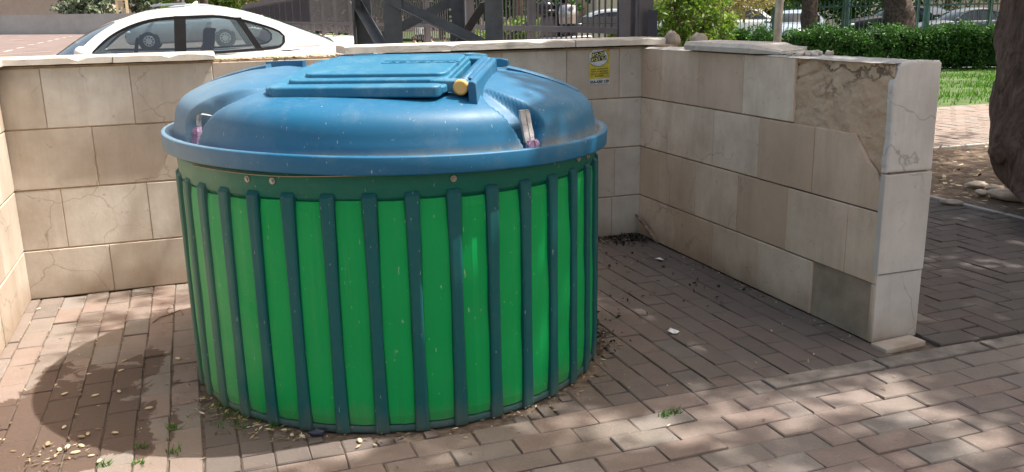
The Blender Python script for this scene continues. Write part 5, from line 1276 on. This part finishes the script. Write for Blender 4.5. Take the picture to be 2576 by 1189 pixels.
# ------------------------------------------------------------------ litter, weeds, scraps
def flat_scatter(name, pts, size, mat, z=.006, aspect=.4, flat=.8, t=None):
    n = len(pts); P_ = np.c_[np.array(pts), RNG.uniform(.003, .003+z, n)]
    return tag(fast_mesh(name, leaves(P_, RNG.uniform(size[0], size[1], n), aspect, flat=flat), 4, RNG.random(n) if t is None else t, mat), kind='stuff')
pts = []
for _ in range(330):        # round the foot of the container
    a = random.uniform(0, 6.28); r = .955+abs(random.gauss(0, .055)); pts.append((BX+r*math.cos(a), BY+r*math.sin(a)))
for _ in range(140): a = R(random.uniform(195, 236)); r = .97+abs(random.gauss(0, .07)); pts.append((BX+r*math.cos(a), BY+r*math.sin(a)))
for _ in range(60): pts.append((random.gauss(-.63, .07), random.gauss(3.47, .07)))
for _ in range(110): pts.append((XR-.02-abs(random.gauss(0, .04)), random.uniform(3.3, 5.0)))
for _ in range(160): pts.append((random.uniform(-1, 2.95), random.uniform(3.2, 5.6)))
for _ in range(120): pts.append((random.uniform(-.5, 4), random.uniform(2.2, 3.3)))
for _ in range(90): y = random.uniform(3.2, 5.6); pts.append((-.095-.125*random.randint(0, 7)+random.gauss(0, .004), y))
flat_scatter('leaf_litter', pts, (.010, .036), M_LITTER, aspect=.32)
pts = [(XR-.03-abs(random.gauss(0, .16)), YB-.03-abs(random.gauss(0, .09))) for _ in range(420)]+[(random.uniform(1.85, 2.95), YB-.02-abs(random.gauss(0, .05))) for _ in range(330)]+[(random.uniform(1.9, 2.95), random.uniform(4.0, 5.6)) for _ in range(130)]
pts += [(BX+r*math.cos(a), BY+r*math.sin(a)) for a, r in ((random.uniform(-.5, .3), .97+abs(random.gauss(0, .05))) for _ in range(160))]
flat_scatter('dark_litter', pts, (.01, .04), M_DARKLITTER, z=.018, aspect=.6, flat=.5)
pts = [(random.gauss(2.55, .22), YB-.09-abs(random.gauss(0, .1))) for _ in range(60)]
flat_scatter('dry_straw', pts, (.05, .12), M_LITTER, z=.02, aspect=.07, t=RNG.uniform(.6, 1, 60))
mb = MB()
for px, py in ((163, 994), (162, 1078), (313, 911), (300, 988), (305, 935), (240, 998), (222, 1095), (290, 1092), (205, 1102), (140, 1150), (250, 1163), (420, 890), (448, 905), (375, 1030), (97, 780), (120, 1120), (170, 1128), (190, 1142), (230, 1150), (205, 1125), (150, 1135), (905, 1112), (760, 1100), (735, 1098), (715, 1085)):
    p_ = on(px, py, 2, .0); s_ = random.uniform(.012, .020); mb.tone = random.random(); a = random.uniform(0, 3.1)
    rings = []
    for t in np.linspace(.12, math.pi-.12, 7):
        rings.append([Vector((p_.x, p_.y, .006))+Vector((math.cos(a), math.sin(a), 0))*s_*math.cos(t)+Vector((-math.sin(a)*math.cos(q), math.cos(a)*math.cos(q), .5*math.sin(q)))*s_*.55*math.sin(t) for q in np.linspace(0, 6.283, 9)[:-1]])
    mb.loft(rings)
tag(mb.build('fallen_seeds', M_SEED), kind='stuff')
# dark moss-green weeds in the joints and by the foot
V_ = []; T_ = []
for cx_, cy_, n_, s_, hh in [(.10, 3.55, 130, .06, .03), (.02, 3.62, 90, .05, .02), (-.02, 3.72, 50, .03, .03), (.16, 3.47, 70, .06, .015)]+[(*on(px, py, 2, 0)[:2], 26, .012, .03) for px, py in ((352, 1166), (262, 1172), (437, 1140), (357, 1128), (436, 1078), (1672, 1047), (1700, 1040), (690, 1072))]:
    for _ in range(n_):
        x, y = random.gauss(cx_, s_), random.gauss(cy_, s_); a = random.uniform(0, 6.3); w_ = .003; h_ = random.uniform(.3, 1)*hh; lx, ly = random.gauss(0, .012), random.gauss(0, .012)
        V_ += [(x-math.cos(a)*w_, y-math.sin(a)*w_, 0), (x+math.cos(a)*w_, y+math.sin(a)*w_, 0), (x+lx, y+ly, h_)]; T_.append(random.uniform(0, .7))
tag(fast_mesh('weeds', np.array(V_), 3, T_, M_GRASS), kind='stuff')
# stick in the corner
a, b_ = Vector((XR-.035, YB-.03, .15)), on(1655, 609, 2, .012); g = MB(); pts = [a.lerp(b_, t)+Vector((random.gauss(0, .003), random.gauss(0, .003), .008*math.sin(t*5))) for t in np.linspace(0, 1, 9)]
g.tube(pts, [.010, .012, .014, .013, .016, .015, .016, .014, .012], 8); o = g.build('stick', M_WOOD, origin=b_); tag(o, 'peeling brown stick leaning in the corner of the stone walls', 'stick')
for px, py, lb in ((1659, 656, 'crumpled white paper scrap in the shaded corner of the enclosure'), (1692, 838, 'small white paper scrap on the pavers right of the container')):
    p_ = on(px, py, 2, .004); g = MB(); vs = [(random.uniform(-.01, .01)+.022*math.cos(a), random.uniform(-.008, .008)+.03*math.sin(a), random.uniform(0, .018)) for a in np.linspace(0, 6.28, 8)[:-1]]+[(0, 0, .022)]
    g.add(vs, [(i, (i+1) % 7, 7) for i in range(7)]); o = g.build('paper_scrap', M_PAPER); o.location = p_; o.rotation_euler.z = .6; s2 = o.modifiers.new('thick', 'SOLIDIFY'); s2.thickness = .001; tag(o, lb, 'paper scrap', 'white paper scraps')
p_ = on(800, 1092, 2, .01); g = MB(); g.ball((0, 0, .008), (.035, .018, .014), 12, 8, .25); o = g.build('plastic_scrap', M_NAVY); o.location = p_; tag(o, 'crushed dark blue plastic scrap at the foot of the container', 'scrap')
# twig on the pavers by the container
g = MB(); q = [on(385, 812, 2, .006), on(402, 798, 2, .012), on(425, 792, 2, .006), on(455, 780, 2, .01), on(460, 792, 2, .006)]; g.tube(q, [.003, .004, .004, .003, .002], 5); q = [on(425, 792, 2, .008), on(418, 780, 2, .02), on(428, 772, 2, .01)]; g.tube(q, [.003, .003, .002], 5)
o = g.build('twig', M_WOOD, origin=on(420, 795, 2, 0)); tag(o, 'dry curled twig on the sunlit pavers left of the container', 'twig')
# pale flat slab at the foot of the wall end
g = MB(); g.box((XR+.10, YE-.075, .006), (.26, .10, .03), Matrix.Rotation(.08, 3, 'Z')); o = g.build('stone_offcut', M_COPE, origin=(XR+.1, YE-.075, 0), bevel=.006); tag(o, 'flat pale stone offcut at the foot of the broken wall end', 'stone')
